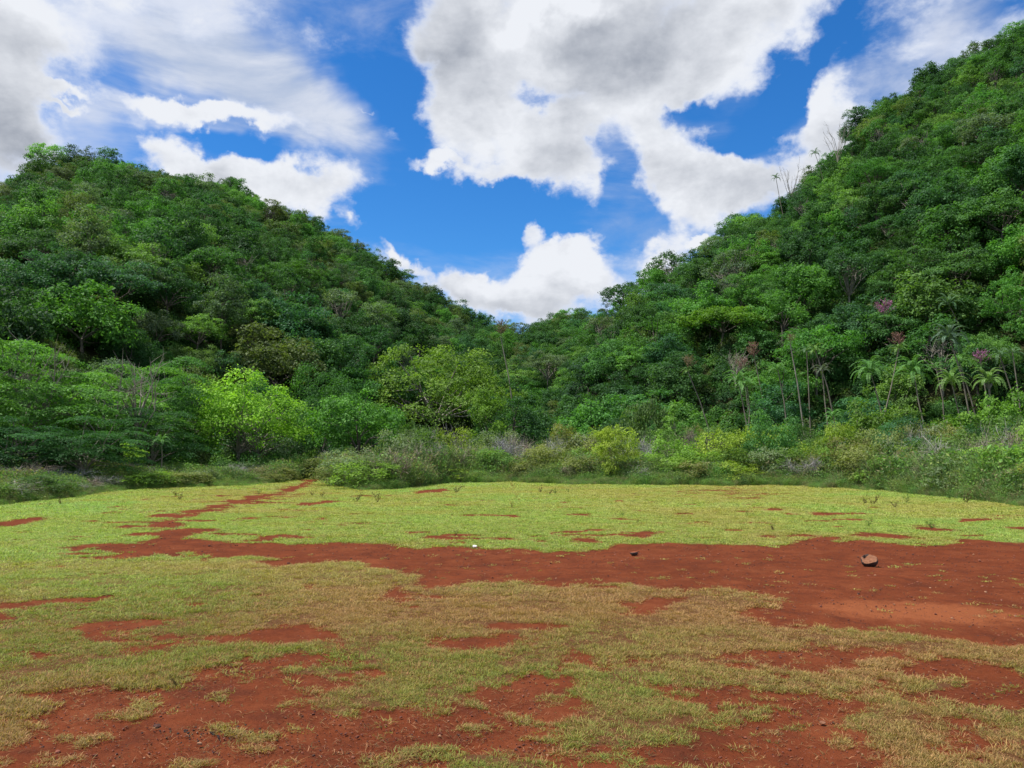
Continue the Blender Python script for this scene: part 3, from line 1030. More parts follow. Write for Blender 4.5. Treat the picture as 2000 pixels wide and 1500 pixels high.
BROAD = [make_proto('broad%d' % i, 200 + i, 44 + 4 * (i % 3), (3.9 + .5 * (i % 2), 3.6, 2.9 + 0.4 * (i % 3)), 4.7, (1.0, 1.25, 0.8)[i % 3], 7600, (0.30, 0.38, 0.25)[i % 3], 2.6, 0.17, shell=(0.35, 1.12), sub=14, low=-0.6) for i in range(6)]
TALL = [make_proto('tall%d' % i, 230 + i, 36, (2.5, 2.8, 3.8), 6.2, 0.9, 6000, 0.29, 3.6, 0.14, low=-0.6, shell=(0.3, 1.15), sub=14) for i in range(3)]
SPREAD = [make_proto('spread%d' % i, 250 + i, 38, (4.4, 4.1, 2.5), 5.2, 1.1, 6800, 0.29, 3.0, 0.16, flat=0.42, sub=14, low=-0.45, up=0.9, n_limbs=10) for i in range(3)]
OPEN = [make_proto('open%d' % i, 270 + i, 22, (3.6, 3.4, 2.9), 6.2, 0.95, 2500, 0.32, 3.0, 0.13, M_PALE, n_limbs=16, shell=(0.5, 1.0)) for i in range(3)]
LOWT = [make_proto('low%d' % i, 290 + i, 34, (2.6, 2.5, 2.3), 2.3, 0.85, 5600, 0.25, 1.0, 0.09, low=-0.85) for i in range(4)]
FEATHER = [make_proto('feather%d' % i, 310 + i, 40, (4.9, 4.2, 3.3), 4.6, 1.55, 19000, 0.23, 2.2, 0.15, M_PALE, flat=0.10, low=-0.75, up=1.2, droop=0.22, aspect=0.34, shell=(0.35, 1.0), sub=16, n_limbs=14) for i in range(3)]
NEARLOW = [make_proto('near%d' % i, 360 + i, 40, (2.6, 2.5, 2.3), 2.3, 0.72, 10500, 0.15, 1.0, 0.08, low=-0.85, sub=14) for i in range(2)]
FOREST = BROAD + TALL + SPREAD + OPEN + LOWT + NEARLOW
WEIGHT = [3] * 6 + [2] * 3 + [2] * 3 + [1.2] * 3 + [1.6] * 4 + [0] * 2

GREENS = {
    'deep green': (0.040, 0.108, 0.036),
    'mid green': (0.060, 0.155, 0.042),
    'fresh green': (0.082, 0.215, 0.042),
    'light green': (0.125, 0.255, 0.060),
    'olive green': (0.100, 0.150, 0.048),
    'grey green': (0.105, 0.165, 0.090),
    'blue green': (0.048, 0.130, 0.056),
}


def jitter_col(c, r, s=0.2):
    k = 1 + r.normal(0, s * 0.6)
    return tuple(float(max(0.01, ch * k * (1 + r.normal(0, s * 0.22)))) for ch in c)


def grow(p, x, y, w, h, col, label, name='broadleaf_tree', cat='tree', group=None, rz=None, sink=0.15, r=random):
    """plants prototype p at x, y so that its crown is w wide and the tree h high"""
    z = float(terrain(x, y)) - sink
    root = thing(name, label, cat, (x, y, z), r.uniform(0, 6.28) if rz is None else rz, group, (w / p.w, w / p.w, h / p.h))
    part('trunk', p.trunk, root)
    part('crown', p.crown, root, color=col)
    return root


def spot(px, dist):
    """point on the ground in the direction of photo column px, dist metres ahead"""
    return (px - 1000) / F * dist, dist * 1.0


def top_height(px, dist, py_top, x, y):
    """how tall a thing at x, y must be to reach photo height py_top"""
    a = ray(px, py_top)
    d = math.hypot(x, y)
    return EYE + d * a[2] / math.hypot(a[0], a[1]) - float(terrain(x, y))


def landmark(p, px, dist, py_top, w_px, col, label, **kw):
    x, y = spot(px, dist)
    h = top_height(px, dist, py_top, x, y)
    PLACED.append((x, y, w_px / F * dist * 0.5))
    return grow(p, x, y, w_px / F * dist, h, col, label, **kw)


PLACED = []
NEAR = make_proto('near_tree', 401, 60, (4.3, 4.0, 2.9), 4.1, 1.0, 15000, 0.20, 1.9, 0.16, M_PALE, low=-0.55, aspect=0.6, stems=2, stem_gap=1.0, n_limbs=12)
DARKN = make_proto('shade_tree', 402, 52, (3.8, 3.8, 3.3), 4.6, 1.05, 12500, 0.20, 1.8, 0.15, M_BARK, low=-0.7)
DOME = make_proto('dome_tree', 403, 90, (7.4, 6.6, 5.0), 5.6, 1.45, 19000, 0.28, 3.4, 0.30, M_PALE, low=-0.5, n_limbs=18, flat=0.5)
GLOBE = make_proto('globe_bush', 404, 44, (1.75, 1.7, 1.75), 1.9, 0.55, 8000, 0.13, 0.5, 0.06, M_BARK, low=-0.95, flat=0.8)
LIME = make_proto('lime_bush', 405, 30, (1.3, 1.2, 1.9), 1.95, 0.5, 5000, 0.13, 0.6, 0.05, M_BARK, low=-0.95, flat=0.6)
SAPL = make_proto('sapling', 406, 12, (0.6, 0.6, 1.1), 2.6, 0.38, 1200, 0.16, 1.8, 0.03, M_PALE, low=-0.9, flat=0.4)
FLAT = make_proto('flat_tree', 407, 34, (4.2, 3.6, 1.7), 4.6, 1.15, 9000, 0.22, 2.6, 0.14, M_PALE, flat=0.25, up=1.1, n_limbs=14, low=-0.3)

landmark(NEAR, 488, 50, 742, 226, (0.215, 0.41, 0.050), 'bright lime green tree with two pale stems beside the mouth of the red path', name='broadleaf_tree', rz=0.3)
landmark(DARKN, 628, 57, 722, 150, (0.055, 0.150, 0.034), 'darker full crowned tree behind the path mouth, beside the lime green tree', name='broadleaf_tree')
landmark(DARKN, 740, 62, 790, 120, (0.09, 0.21, 0.036), 'mid green round tree in front of the big dome shaped tree', name='broadleaf_tree')
landmark(DOME, 852, 82, 676, 300, (0.135, 0.235, 0.042), 'largest dome shaped tree with yellowish young leaves in the valley mouth', name='dome_crowned_tree', rz=0.8)
landmark(TALL[0], 950, 66, 752, 70, (0.120, 0.230, 0.035), 'light green pointed tree in front of the big dome shaped tree', name='broadleaf_tree')
landmark(FLAT, 1070, 120, 688, 78, (0.110, 0.170, 0.085), 'pale silvery green tree with a flat crown in the middle of the valley', name='flat_crowned_tree')
landmark(SPREAD[1], 1600, 72, 640, 150, (0.075, 0.215, 0.040), 'vivid green layered tree below the magenta blossom', name='broadleaf_tree')
landmark(SPREAD[0], 1415, 84, 596, 150, (0.105, 0.215, 0.030), 'vivid yellow green spreading tree halfway up the steeper hill', name='broadleaf_tree')
landmark(FLAT, 1935, 62, 655, 92, (0.110, 0.240, 0.050), 'light green feathery tree above the row of rosette trees by the frame edge', name='flat_crowned_tree')
landmark(GLOBE, 1500, 43, 800, 108, (0.075, 0.195, 0.052), 'round leafy bush standing proud of the scrub below the tallest pale trunk', name='leafy_bush', cat='bush')
landmark(LIME, 1197, 41, 824, 68, (0.21, 0.29, 0.040), 'yellow leaved bush in the middle of the grey scrub', name='leafy_bush', cat='bush')
landmark(SAPL, 1314, 47, 790, 26, (0.13, 0.26, 0.05), 'thin light green sapling rising out of the scrub against dark shade', name='sapling', cat='tree')
landmark(SAPL, 258, 38, 862, 40, (0.17, 0.30, 0.035), 'yellow green sapling in front of the dark feathery trees', name='sapling', cat='tree')
landmark(LOWT[0], 1715, 48, 782, 130, (0.095, 0.180, 0.028), 'dense mid green bush below the drooping rosette tree with a short trunk', name='leafy_bush', cat='bush')
landmark(LOWT[1], 1880, 48, 806, 120, (0.11, 0.22, 0.035), 'leafy green bush under the tall blue green rosette tree', name='leafy_bush', cat='bush')
landmark(LOWT[3], 1965, 46, 768, 130, (0.12, 0.25, 0.040), 'bright green tall bush cut by the frame edge beneath the leaning trunks', name='leafy_bush', cat='bush')
landmark(LOWT[2], 1640, 50, 832, 90, (0.12, 0.20, 0.040), 'olive green bush around the lowest rosette tree', name='leafy_bush', cat='bush')
landmark(LOWT[0], 1800, 47, 846, 90, (0.13, 0.20, 0.045), 'pale olive bush at the foot of the big drooping rosette trees', name='leafy_bush', cat='bush')
landmark(LOWT[3], 1390, 49, 838, 80, (0.17, 0.25, 0.040), 'yellowish topped bush below the leaning flowered rosette', name='leafy_bush', cat='bush')
landmark(LOWT[1], 1290, 46, 836, 70, (0.14, 0.26, 0.060), 'light green bush between the yellow bush and the thin sapling', name='leafy_bush', cat='bush')
landmark(LOWT[2], 1265, 52, 770, 90, (0.085, 0.150, 0.045), 'olive green small tree behind the yellow leaved bush', name='broadleaf_tree')

# feathery layered trees along the near side of the field
for i, (px, dist, top, wpx, col, lab) in enumerate([
        (40, 40, 655, 320, (0.095, 0.235, 0.046), 'tallest feathery tree with pale bare limbs at the frame edge'),
        (205, 44, 690, 300, (0.110, 0.255, 0.046), 'feathery tree with layered bright green sprays between two others'),
        (350, 50, 700, 210, (0.060, 0.165, 0.040), 'feathery tree with forked pale limbs behind the lime green tree'),
        (-120, 34, 640, 320, (0.08, 0.19, 0.035), 'feathery tree partly cut off by the frame edge'),
        (20, 33, 800, 230, (0.035, 0.115, 0.035), 'low dark feathery tree with drooping sprays behind the weeds'),
        (170, 35, 812, 210, (0.035, 0.110, 0.030), 'low dark feathery tree next to the yellow green sapling'),
        (300, 42, 790, 190, (0.035, 0.105, 0.030), 'shaded feathery tree between the sapling and the lime green tree')]):
    landmark(FEATHER[i % 3], px, dist, top, wpx, col, lab, name='feathery_tree', group='feathery trees at the field edge', rz=i * 1.3)

# ---- spread of ordinary trees over both hills and the valley
trees = []
HILL_R = np.random.default_rng(99)


def hill_of(px, d):
    if px < 930:
        return 'rounded hill'
    if px < 1190:
        return 'valley'
    return 'steeper hill'


def px_col(x, y):
    return 1000 + F * x / max(y, 1)


def fill_forest():
    cand = 60000
    a = HILL_R.uniform(math.radians(-43), math.radians(42), cand)
    d = np.sqrt(HILL_R.uniform(44 ** 2, 250 ** 2, cand))
    foot = np.interp(a, _az, TAB[:, 1]); crest = np.interp(a, _az, TAB[:, 2])
    s = (d - foot) / (crest - foot)
    ok = ((s > -0.12) | ((a > 0.22) & (s > -0.5))) & (s < 1.10) & (d > np.interp(a, B_AZ, B_D) + np.where(a < -0.28, 15, 9))
    a, d, s = a[ok], d[ok], s[ok]
    x, y = d * np.sin(a), d * np.cos(a)
    keep = []
    for i in range(len(x)):
        sp = 1.75 + 0.0090 * d[i] + 0.6 * vnoise(x[i] / 15, y[i] / 15, 91)
        pxi = 1000 + F * math.tan(a[i])
        if 1330 < pxi < 2200 and 49 < d[i] * math.cos(a[i]) < 62:
            continue
        if d[i] < 75:
            sp = 2.9
        clear = all((x[i] - q[0]) ** 2 + (y[i] - q[1]) ** 2 > (q[2] * 0.5 + 0.8) ** 2 for q in PLACED)
        for (lx, ly, lr) in PLACED:
            if lr > 2.5 and d[i] < math.hypot(lx, ly) + 1 and abs(math.atan2(lx, ly) - a[i]) < 0.85 * lr / math.hypot(lx, ly):
                clear = False
        if clear and all((x[i] - x[j]) ** 2 + (y[i] - y[j]) ** 2 > sp * sp for j in keep[-2500:]):
            keep.append(i)
    for i in keep:
        trees.append((float(x[i]), float(y[i]), float(d[i]), float(a[i]), float(s[i])))


fill_forest()
print('forest trees', len(trees))
names_g = list(GREENS)
rows = []
wsum = np.array(WEIGHT) / sum(WEIGHT)
for (x, y, d, a, s) in trees:
    r = HILL_R
    k = int(r.choice(len(FOREST), p=wsum))
    if d < 75 and r.uniform() < 0.55:
        k = len(FOREST) - 1 - int(r.integers(0, 2))
    p = FOREST[k]
    sc_ = r.uniform(0.5, 0.92)
    if px_col(x, y) > 1330 and y < 52:
        k = len(FOREST) - 1 - int(r.integers(0, 2)); p = FOREST[k]
        sc_ = r.uniform(0.55, 0.72)
    if s > 0.85:
        sc_ *= r.uniform(0.7, 1.25)
    if p in LOWT + NEARLOW:
        sc_ *= 1.15
    patch = float(vnoise(x / 28, y / 28, 95))
    px, py = project(np.array(x), np.array(y), np.array(0.0))
    if px > 1190:
        pr = [0.28, 0.28, 0.18, 0.07, 0.05, 0.04, 0.10]
    elif px < 930:
        pr = [0.26, 0.24, 0.10, 0.05, 0.14, 0.13, 0.08]
    else:
        pr = [0.20, 0.28, 0.24, 0.12, 0.06, 0.04, 0.06]
    pr = np.array(pr); pr[2:4] *= (0.4 + 1.4 * patch); pr[0] *= (1.6 - patch); pr /= pr.sum()
    g = names_g[int(r.choice(len(names_g), p=pr))]
    dim = 0.95 if (px > 1190 and s > 0.25) else 1.0
    if d > 110:
        sc_ *= 0.9
    rows.append(dict(x=x, y=y, d=d, p=p, sc=sc_, g=g, col=jitter_col(tuple(c_ * dim for c_ in GREENS[g]), r), px=float(px), s=s, rz=float(r.uniform(0, 6.28))))
rows.sort(key=lambda q: q['d'] / (q['p'].w * q['sc']))
inview = lambda q: -60 < q['px'] < 2060
own, rest = [], []
for q in rows:
    (own if inview(q) and len(own) < 460 else rest).append(q)

KINDW = {'broad': 'round crowned', 'tall': 'tall narrow', 'spread': 'wide flat topped', 'open': 'thinly leaved', 'low': 'low bushy', 'near': 'dense bushy'}
ORD = ['', 'first', 'second', 'third', 'fourth', 'fifth', 'sixth', 'seventh', 'eighth', 'ninth', 'tenth', 'eleventh', 'twelfth', 'thirteenth', 'fourteenth', 'fifteenth', 'sixteenth',
       'seventeenth', 'eighteenth', 'nineteenth', 'twentieth', 'twentyfirst', 'twentysecond', 'twentythird', 'twentyfourth', 'twentyfifth']


def label_trees(items):
    """each label: colour, form, and its place counted along one of the rows that climb each slope"""
    for q in items:
        h = hill_of(q['px'], q['d'])
        q['hill'] = h
        q['kind'] = KINDW[q['p'].key.rstrip('0123456789')]
        z = float(terrain(q['x'], q['y'])) + q['p'].h * q['sc']
        q['py'] = float(project(np.array(q['x']), np.array(q['y']), np.array(z))[1])
    band_names = ['at the foot of the', 'low on the', 'midway up the', 'high on the', 'near the top of the']
    from collections import defaultdict
    gr = defaultdict(list)
    for q in items:
        lo = 860
        top = float(np.interp(q['px'], TAB[:, 0], TAB[:, 3]))
        t = (lo - q['py']) / (lo - top)
        b = int(min(4, max(0, t * 5)))
        where = band_names[b] + ' ' + q['hill'] if q['hill'] != 'valley' else ['on the valley floor', 'low in the valley', 'midway up the valley', 'high in the valley', 'at the valley head'][b]
        gr[(q['g'], q['kind'], where)].append(q)
    for (g, kd, where), v in gr.items():
        v.sort(key=lambda q: q['px'])
        for i, q in enumerate(v):
            if len(v) == 1:
                q['label'] = 'the only %s %s tree %s' % (g, kd, where)
            else:
                o = ORD[min(i + 1, 25)]
                q['label'] = '%s %s tree %s, %s from left' % (g, kd, where, o)


label_trees(own)
TREE_NAME = {'broad': 'round_crowned_tree', 'tall': 'tall_tree', 'spread': 'spreading_tree', 'open': 'thin_tree', 'low': 'bushy_tree', 'near': 'bushy_tree'}
for q in own:
    p = q['p']
    key = p.key.rstrip('0123456789')
    grow(p, q['x'], q['y'], p.w * q['sc'], p.h * q['sc'], q['col'], q['label'], name=TREE_NAME[key], group='trees on the wooded slopes', rz=q['rz'])


def instancer_copy(me, swaps):
    c = me.copy()
    for i, m in enumerate(list(c.materials)):
        c.materials[i] = swaps.get(m, m)
    return c


def whole_tree(p):
    """trunk and crown as one mesh for the far wood"""
    vs, fs, av, mi = [], [], [], []
    n = 0
    for k, me in enumerate((p.crown, p.trunk)):
        v = np.empty(len(me.vertices) * 3, np.float32); me.vertices.foreach_get('co', v)
        f = np.empty(len(me.loops), np.int32); me.loops.foreach_get('vertex_index', f)
        a = np.empty(len(me.vertices), np.float32); me.attributes['var'].data.foreach_get('value', a)
        vs.append(v.reshape(-1, 3)); fs.append(f.reshape(-1, 4) + n); av.append(a); mi.append(np.full(len(f) // 4, k))
        n += len(a)
    return mesh_from(p.key + '_far', np.concatenate(vs), np.concatenate(fs), [M_LEAF_I, M_BARK], {'var': np.concatenate(av)}, mat_idx=np.concatenate(mi))


far_protos = [whole_tree(p) for p in FOREST]
pts = np.array([(q['x'], q['y'], float(terrain(q['x'], q['y'])) - 0.2) for q in rest])
mass('distant_forest', 'farther trees crowding the upper slopes and ridges of both hills', 'forest', pts,
     np.array([(0, 0, q['rz']) for q in rest]), np.array([(q['sc'],) * 3 for q in rest]), [FOREST.index(q['p']) for q in rest],
     np.array([q['col'] for q in rest]), far_protos)
print('own', len(own), 'rest', len(rest))

# ---- undergrowth under the trees: low leafy clumps over all wooded ground
def clump_mesh(name, seed, mat, leaves=420, r0=0.9, h=1.0, leaf=0.2):
    r = np.random.default_rng(seed)
    v = unit(r.normal(size=(leaves, 3))); v[:, 2] = np.abs(v[:, 2])
    lump = 0.75 + 0.4 * vnoise(v[:, 0] * 3 + 9, v[:, 1] * 3 + 9 + seed, seed)
    p = v * np.array([r0, r0, h]) * (r.uniform(0.55, 1.0, (leaves, 1))) * lump[:, None]
    n = unit(v + r.normal(size=(leaves, 3)) * 0.6 + [0, 0, 0.4])
    vv, f, a = leaf_quads(p, n, leaf * r.uniform(0.6, 1.3, leaves), leaf * 0.5, np.clip(r.normal(0.5, 0.22, leaves), 0, 1), r=r)
    return mesh_from(name, vv, f, [mat], {'var': a})


def stalks_mesh(name, seed, mat_twig, mat_leaf, stalks=26, h=1.0, spread=0.4, leaves=90, leaf=0.06):
    r = np.random.default_rng(seed)
    b = MB()
    lp, ln = [], []
    for k in range(stalks):
        a = r.uniform(0, 6.283)
        p = np.array([math.cos(a), math.sin(a), 0]) * spread * math.sqrt(r.uniform())
        d = unit(np.array([math.cos(a) * 0.35 + r.normal(0, .2), math.sin(a) * 0.35 + r.normal(0, .2), 1.0]))
        ln_ = h * r.uniform(0.5, 1.1)
        e = p + d * ln_
        side = unit(np.cross(d, r.normal(size=3))) * 0.004
        b.add([p - side, p + side, e + side * 0.4, e - side * 0.4], [[0, 1, 2, 3]], float(r.uniform()))
        for q in range(3):
            t = r.uniform(0.35, 0.95)
            s0 = p + d * ln_ * t
            dd = unit(d + r.normal(0, 0.55, 3))
            e2 = s0 + dd * ln_ * 0.3
            b.add([s0 - side * .6, s0 + side * .6, e2 + side * 0.3, e2 - side * 0.3], [[0, 1, 2, 3]], float(r.uniform()))
    nt_ = len(b.f)
    pts_ = np.column_stack([r.normal(0, spread * 0.55, leaves), r.normal(0, spread * 0.55, leaves), r.uniform(0.08, 1.0, leaves) * h * 0.95])
    v, f, a = leaf_quads(pts_, r.normal(size=(leaves, 3)) + [0, 0, 0.6], leaf * r.uniform(0.7, 1.5, leaves), leaf * 0.45, r.uniform(0, 1, leaves), r=r)
    b.add(v, f, a)
    mi = np.concatenate([np.zeros(sum(len(q) for q in b.f[:nt_])), np.ones(len(f))])
    return mesh_from(name, np.concatenate(b.v), np.concatenate(b.f), [mat_twig, mat_leaf], {'var': np.concatenate(b.a)}, mat_idx=mi)


def scatter_undergrowth():
    r = np.random.default_rng(55)
    n = 42000
    a = r.uniform(math.radians(-42), math.radians(42), n)
    d = np.sqrt(r.uniform(26 ** 2, 225 ** 2, n))
    crest = np.interp(a, _az, TAB[:, 2])
    e = np.interp(a, B_AZ, B_D)
    ok = (d > e + np.where(a < -0.25, 7, 5)) & (d < crest + 6)
    x, y, d = (d * np.sin(a))[ok], (d * np.cos(a))[ok], d[ok]
    ok = seg_dist(x, y, G_PATH, 1.0) > 1.2
    x, y, d = x[ok], y[ok], d[ok]
    n = len(x)
    s = r.uniform(0.6, 1.5, n)
    base = np.array([list(GREENS.values())[i] for i in r.integers(0, 5, n)]) * 0.85
    mass('undergrowth', 'low leafy undergrowth filling the ground under the trees', 'undergrowth', np.stack([x, y, terrain(x, y) - 0.05], 1),
         np.stack([r.normal(0, .15, n), r.normal(0, .15, n), r.uniform(0, 6.28, n)], 1), np.stack([s, s, s * r.uniform(0.8, 1.6, n)], 1), np.where(d < 68, r.integers(4, 7, n), r.integers(0, 4, n)), base,
         [clump_mesh('under%d' % i, 500 + i, M_LEAF_I) for i in range(4)] + [clump_mesh('under%d' % i, 500 + i, M_LEAF_I, leaves=1500, leaf=0.10) for i in (4, 5, 6)])


scatter_undergrowth()


def scatter_fringe():
    """tall weeds and rank grass that edge the field"""
    r = np.random.default_rng(56)
    n = 30000
    a = r.uniform(math.radians(-40), math.radians(40), n)
    e = np.interp(a, B_AZ, B_D)
    off = r.exponential(4.5, n) - 0.8
    off = off + (fbm(a * 40, a * 0 + 3, 81, 3) - 0.5) * 2.4
    d = e + off
    ok = (off < 20) & (d < 75)
    x, y = (d * np.sin(a))[ok], (d * np.cos(a))[ok]
    off = off[ok]
    pth = seg_dist(x, y, G_PATH, 1.0)
    ok = pth > 0.8 + r.uniform(0, 0.6, len(x))
    x, y, off = x[ok], y[ok], off[ok]
    n = len(x)
    gro = sstep(off, -1.2, 3.0) * (1 - 0.55 * sstep(off, 4.0, 9.0))
    s = (0.28 + 1.05 * gro) * r.uniform(0.55, 1.3, n)
    pxn = 1000 + F * x / y
    s = s * np.interp(pxn, [0, 380, 600, 760], [0.52, 0.52, 0.55, 0.85]) * (0.35 + 1.5 * fbm(x / 1.7, y / 1.7, 85, 3) ** 1.3)
    idx = np.where(r.uniform(size=n) < 0.30 + 0.2 * (1 - gro), r.integers(4, 8, n), r.integers(0, 4, n))
    tone = r.uniform(size=n) + (fbm(x / 3, y / 3, 83, 2) - 0.5) * 0.9
    pal = np.array([(0.19, 0.25, 0.075), (0.14, 0.27, 0.060), (0.11, 0.23, 0.060), (0.12, 0.19, 0.085), (0.20, 0.19, 0.10)])
    k = np.clip((tone * 5).astype(int), 0, 4)
    edgek = (gro < 0.25) & (r.uniform(size=n) < 0.5)
    k = np.where(edgek, np.where(r.uniform(size=n) < 0.15, 4, r.integers(0, 3, n)), k)
    tint = pal[k] * r.uniform(0.8, 1.2, (n, 1))
    protos = [stalks_mesh('weed%d' % i, 520 + i, M_TWIG_I, M_LEAF_I, h=1.0, spread=0.45, leaves=190, leaf=0.095) for i in range(4)]
    protos += [tuft_mesh('rank%d' % i, 44, 1.0, 0.30, 0.020, 0.35, 540 + i, M_BLADE) for i in range(4)]
    mass('tall_grass', 'rank grass and weeds fringing the far edge of the field', 'weeds', np.stack([x, y, terrain(x, y) - 0.03], 1),
         np.stack([r.normal(0, .1, n), r.normal(0, .1, n), r.uniform(0, 6.28, n)], 1), np.stack([s * 1.1, s * 1.1, s], 1), idx, tint, protos)


scatter_fringe()

# ------------------------------------------------------------------ scrub along the field edge: bushes, leafless grey bushes
def twig_bush(name, seed, n=520, h=2.2, w=1.5):
    r = np.random.default_rng(seed)
    b = MB()
    tips = []
    for k in range(9):
        a = r.uniform(0, 6.283); t = r.uniform(0.2, 0.8)
        d = unit(np.array([math.cos(a) * t, math.sin(a) * t, 1.0]))
        e = d * h * r.uniform(0.55, 0.8)
        b.tube([np.zeros(3) - [0, 0, .2], e * 0.5 + r.normal(0, .08, 3), e], [0.03, 0.02, 0.008], 4, 0.3)
        tips.append((e * 0.35, e))
    for k in range(n):
        s0, s1 = tips[r.integers(0, len(tips))]
        p = s0 + (s1 - s0) * r.uniform(0, 1) + r.normal(0, 0.06, 3)
        d = unit(r.normal(size=3) + np.array([p[0], p[1], 1.3]) * 0.8)
        q = p + d * r.uniform(0.3, 0.9) * h * 0.33
        side = unit(np.cross(d, r.normal(size=3))) * 0.007
        m = (p + q) / 2 + r.normal(0, 0.05, 3)
        b.add([p - side, p + side, m + side * .8, m - side * .8, q + side * .3, q - side * .3], [[0, 1, 2, 3], [3, 2, 4, 5]], float(r.uniform()))
        for z in range(2):
            p2 = p + (q - p) * r.uniform(0.3, 1)
            q2 = p2 + unit(d + r.normal(0, .7, 3)) * 0.22 * h * 0.5
            b.add([p2 - side * .6, p2 + side * .6, q2 + side * .3, q2 - side * .3], [[0, 1, 2, 3]], float(r.uniform()))
    return b.mesh(name, [M_TWIG])


TW = [twig_bush('twigs%d' % i, 600 + i) for i in range(4)]
STRAY = [clump_mesh('stray_leaves%d' % i, 620 + i, M_LEAF, leaves=420, r0=1.25, h=2.2, leaf=0.085) for i in range(3)]
BUSHP = [make_proto('bush%d' % i, 640 + i, 24, (1.35, 1.3, 1.25), 1.25, 0.5, 3600, 0.125, 0.4, 0.04, low=-0.9, flat=0.75) for i in range(4)]


def px0(a):
    return 1000 + F * math.tan(a)


def place_scrub():
    r = np.random.default_rng(77)
    placed = []
    n = 6000
    for _ in range(n):
        a = r.uniform(math.radians(-36), math.radians(36))
        e = float(np.interp(a, B_AZ, B_D))
        foot = float(np.interp(a, _az, TAB[:, 1]))
        off = r.uniform(1.2, 15 if px0(a) < 1300 else 21)
        d = e + off
        x, y = d * math.sin(a), d * math.cos(a)
        px = 1000 + F * math.tan(a)
        if px < 420 and off > 7:
            continue
        if 595 < px < 680 and off < 9:
            continue
        if any((x - q[0]) ** 2 + (y - q[1]) ** 2 < (1.45 if off > 3 else 1.35) ** 2 for q in placed):
            continue
        if any((x - q[0]) ** 2 + (y - q[1]) ** 2 < (q[2] * 0.55 + 0.5) ** 2 for q in PLACED if q[2] < 6):
            continue
        placed.append((x, y, off, px, a))
    out_ = []
    for (x, y, off, px, a) in placed:
        greyish = 0.22 * (px < 480) + 0.38 + 0.24 * (720 < px < 1380) + 0.1 * (off > 3)
        grow_ = min(1.0, 0.42 + off * 0.09)
        w = (1.9 + 1.1 * r.uniform()) * (0.75 + 0.4 * grow_)
        h = (1.5 + 1.5 * r.uniform()) * grow_ * (0.52 if px < 600 else (0.8 if px < 760 else 1.2))
        out_.append((px, x, y, w, h, r.uniform() < greyish, off, r.uniform(size=4)))
    out_.sort(key=lambda q: math.hypot(q[1], q[2]))
    return out_[:290]


COLORS_B = [('mid green', (0.11, 0.20, 0.045)), ('fresh green', (0.15, 0.28, 0.045)), ('yellow green', (0.21, 0.30, 0.042)), ('olive', (0.16, 0.19, 0.06)), ('grey green', (0.15, 0.20, 0.10)), ('dark green', (0.08, 0.15, 0.04))]
scrub = place_scrub()
groups = {}
for it in scrub:
    px, x, y, w, h, twig, off, u = it
    if twig:
        nm, colr = ('grey', (0.30, 0.29, 0.28)) if u[0] < 0.65 else ('brownish', (0.24, 0.20, 0.16))
        kind = 'leafless twiggy bush'
    else:
        nm, colr = COLORS_B[int(u[0] * 5.99)]
        kind = 'leafy bush'
    size = 'small ' if h < 1.7 else ('large ' if h > 2.9 else '')
    zone = 'in front' if off < 4.5 else ('midway' if off < 9 else 'at back')
    third = ['under feathery trees', 'around lime tree', 'by path mouth', 'below dome tree', 'near grey scrub', 'near yellow bush', 'near round bush',
             'below rosette trees', 'near frame edge'][min(8, int(max(0, px) / 222.3))]
    groups.setdefault((size, nm, kind, zone, third), []).append((it, colr))
for (size, nm, kind, zone, third), v in groups.items():
    v.sort(key=lambda q: q[0][0])
    for i, (it, colr) in enumerate(v):
        px, x, y, w, h, twig, off, u = it
        lab = '%s%s %s %s of the scrub %s' % (size, nm, kind, zone, third)
        if len(v) > 1:
            lab = '%s%s %s %s of scrub %s, %s from left' % (size, nm, kind, zone, third, ORD[min(i + 1, 25)])
        col = jitter_col(colr, HILL_R, 0.12)
        z = float(terrain(x, y)) - 0.05
        if twig:
            root = thing('bare_bush', lab, 'bush', (x, y, z), float(u[1] * 6.28), 'scrub along the field edge', (w / 2.4, w / 2.4, h / 2.0))
            part('twigs', TW[int(u[2] * 3.99)], root, color=col)
            part('leaves', STRAY[int(u[3] * 2.99)], root, color=jitter_col((0.14, 0.195, 0.075), HILL_R, 0.15))
        else:
            p = BUSHP[int(u[2] * 3.99)]
            root = thing('leafy_bush', lab, 'bush', (x, y, z), float(u[1] * 6.28), 'scrub along the field edge', (w / p.w, w / p.w, h / p.h))
            part('stems', p.trunk, root)
            part('crown', p.crown, root, color=col)
print('scrub', len(scrub))

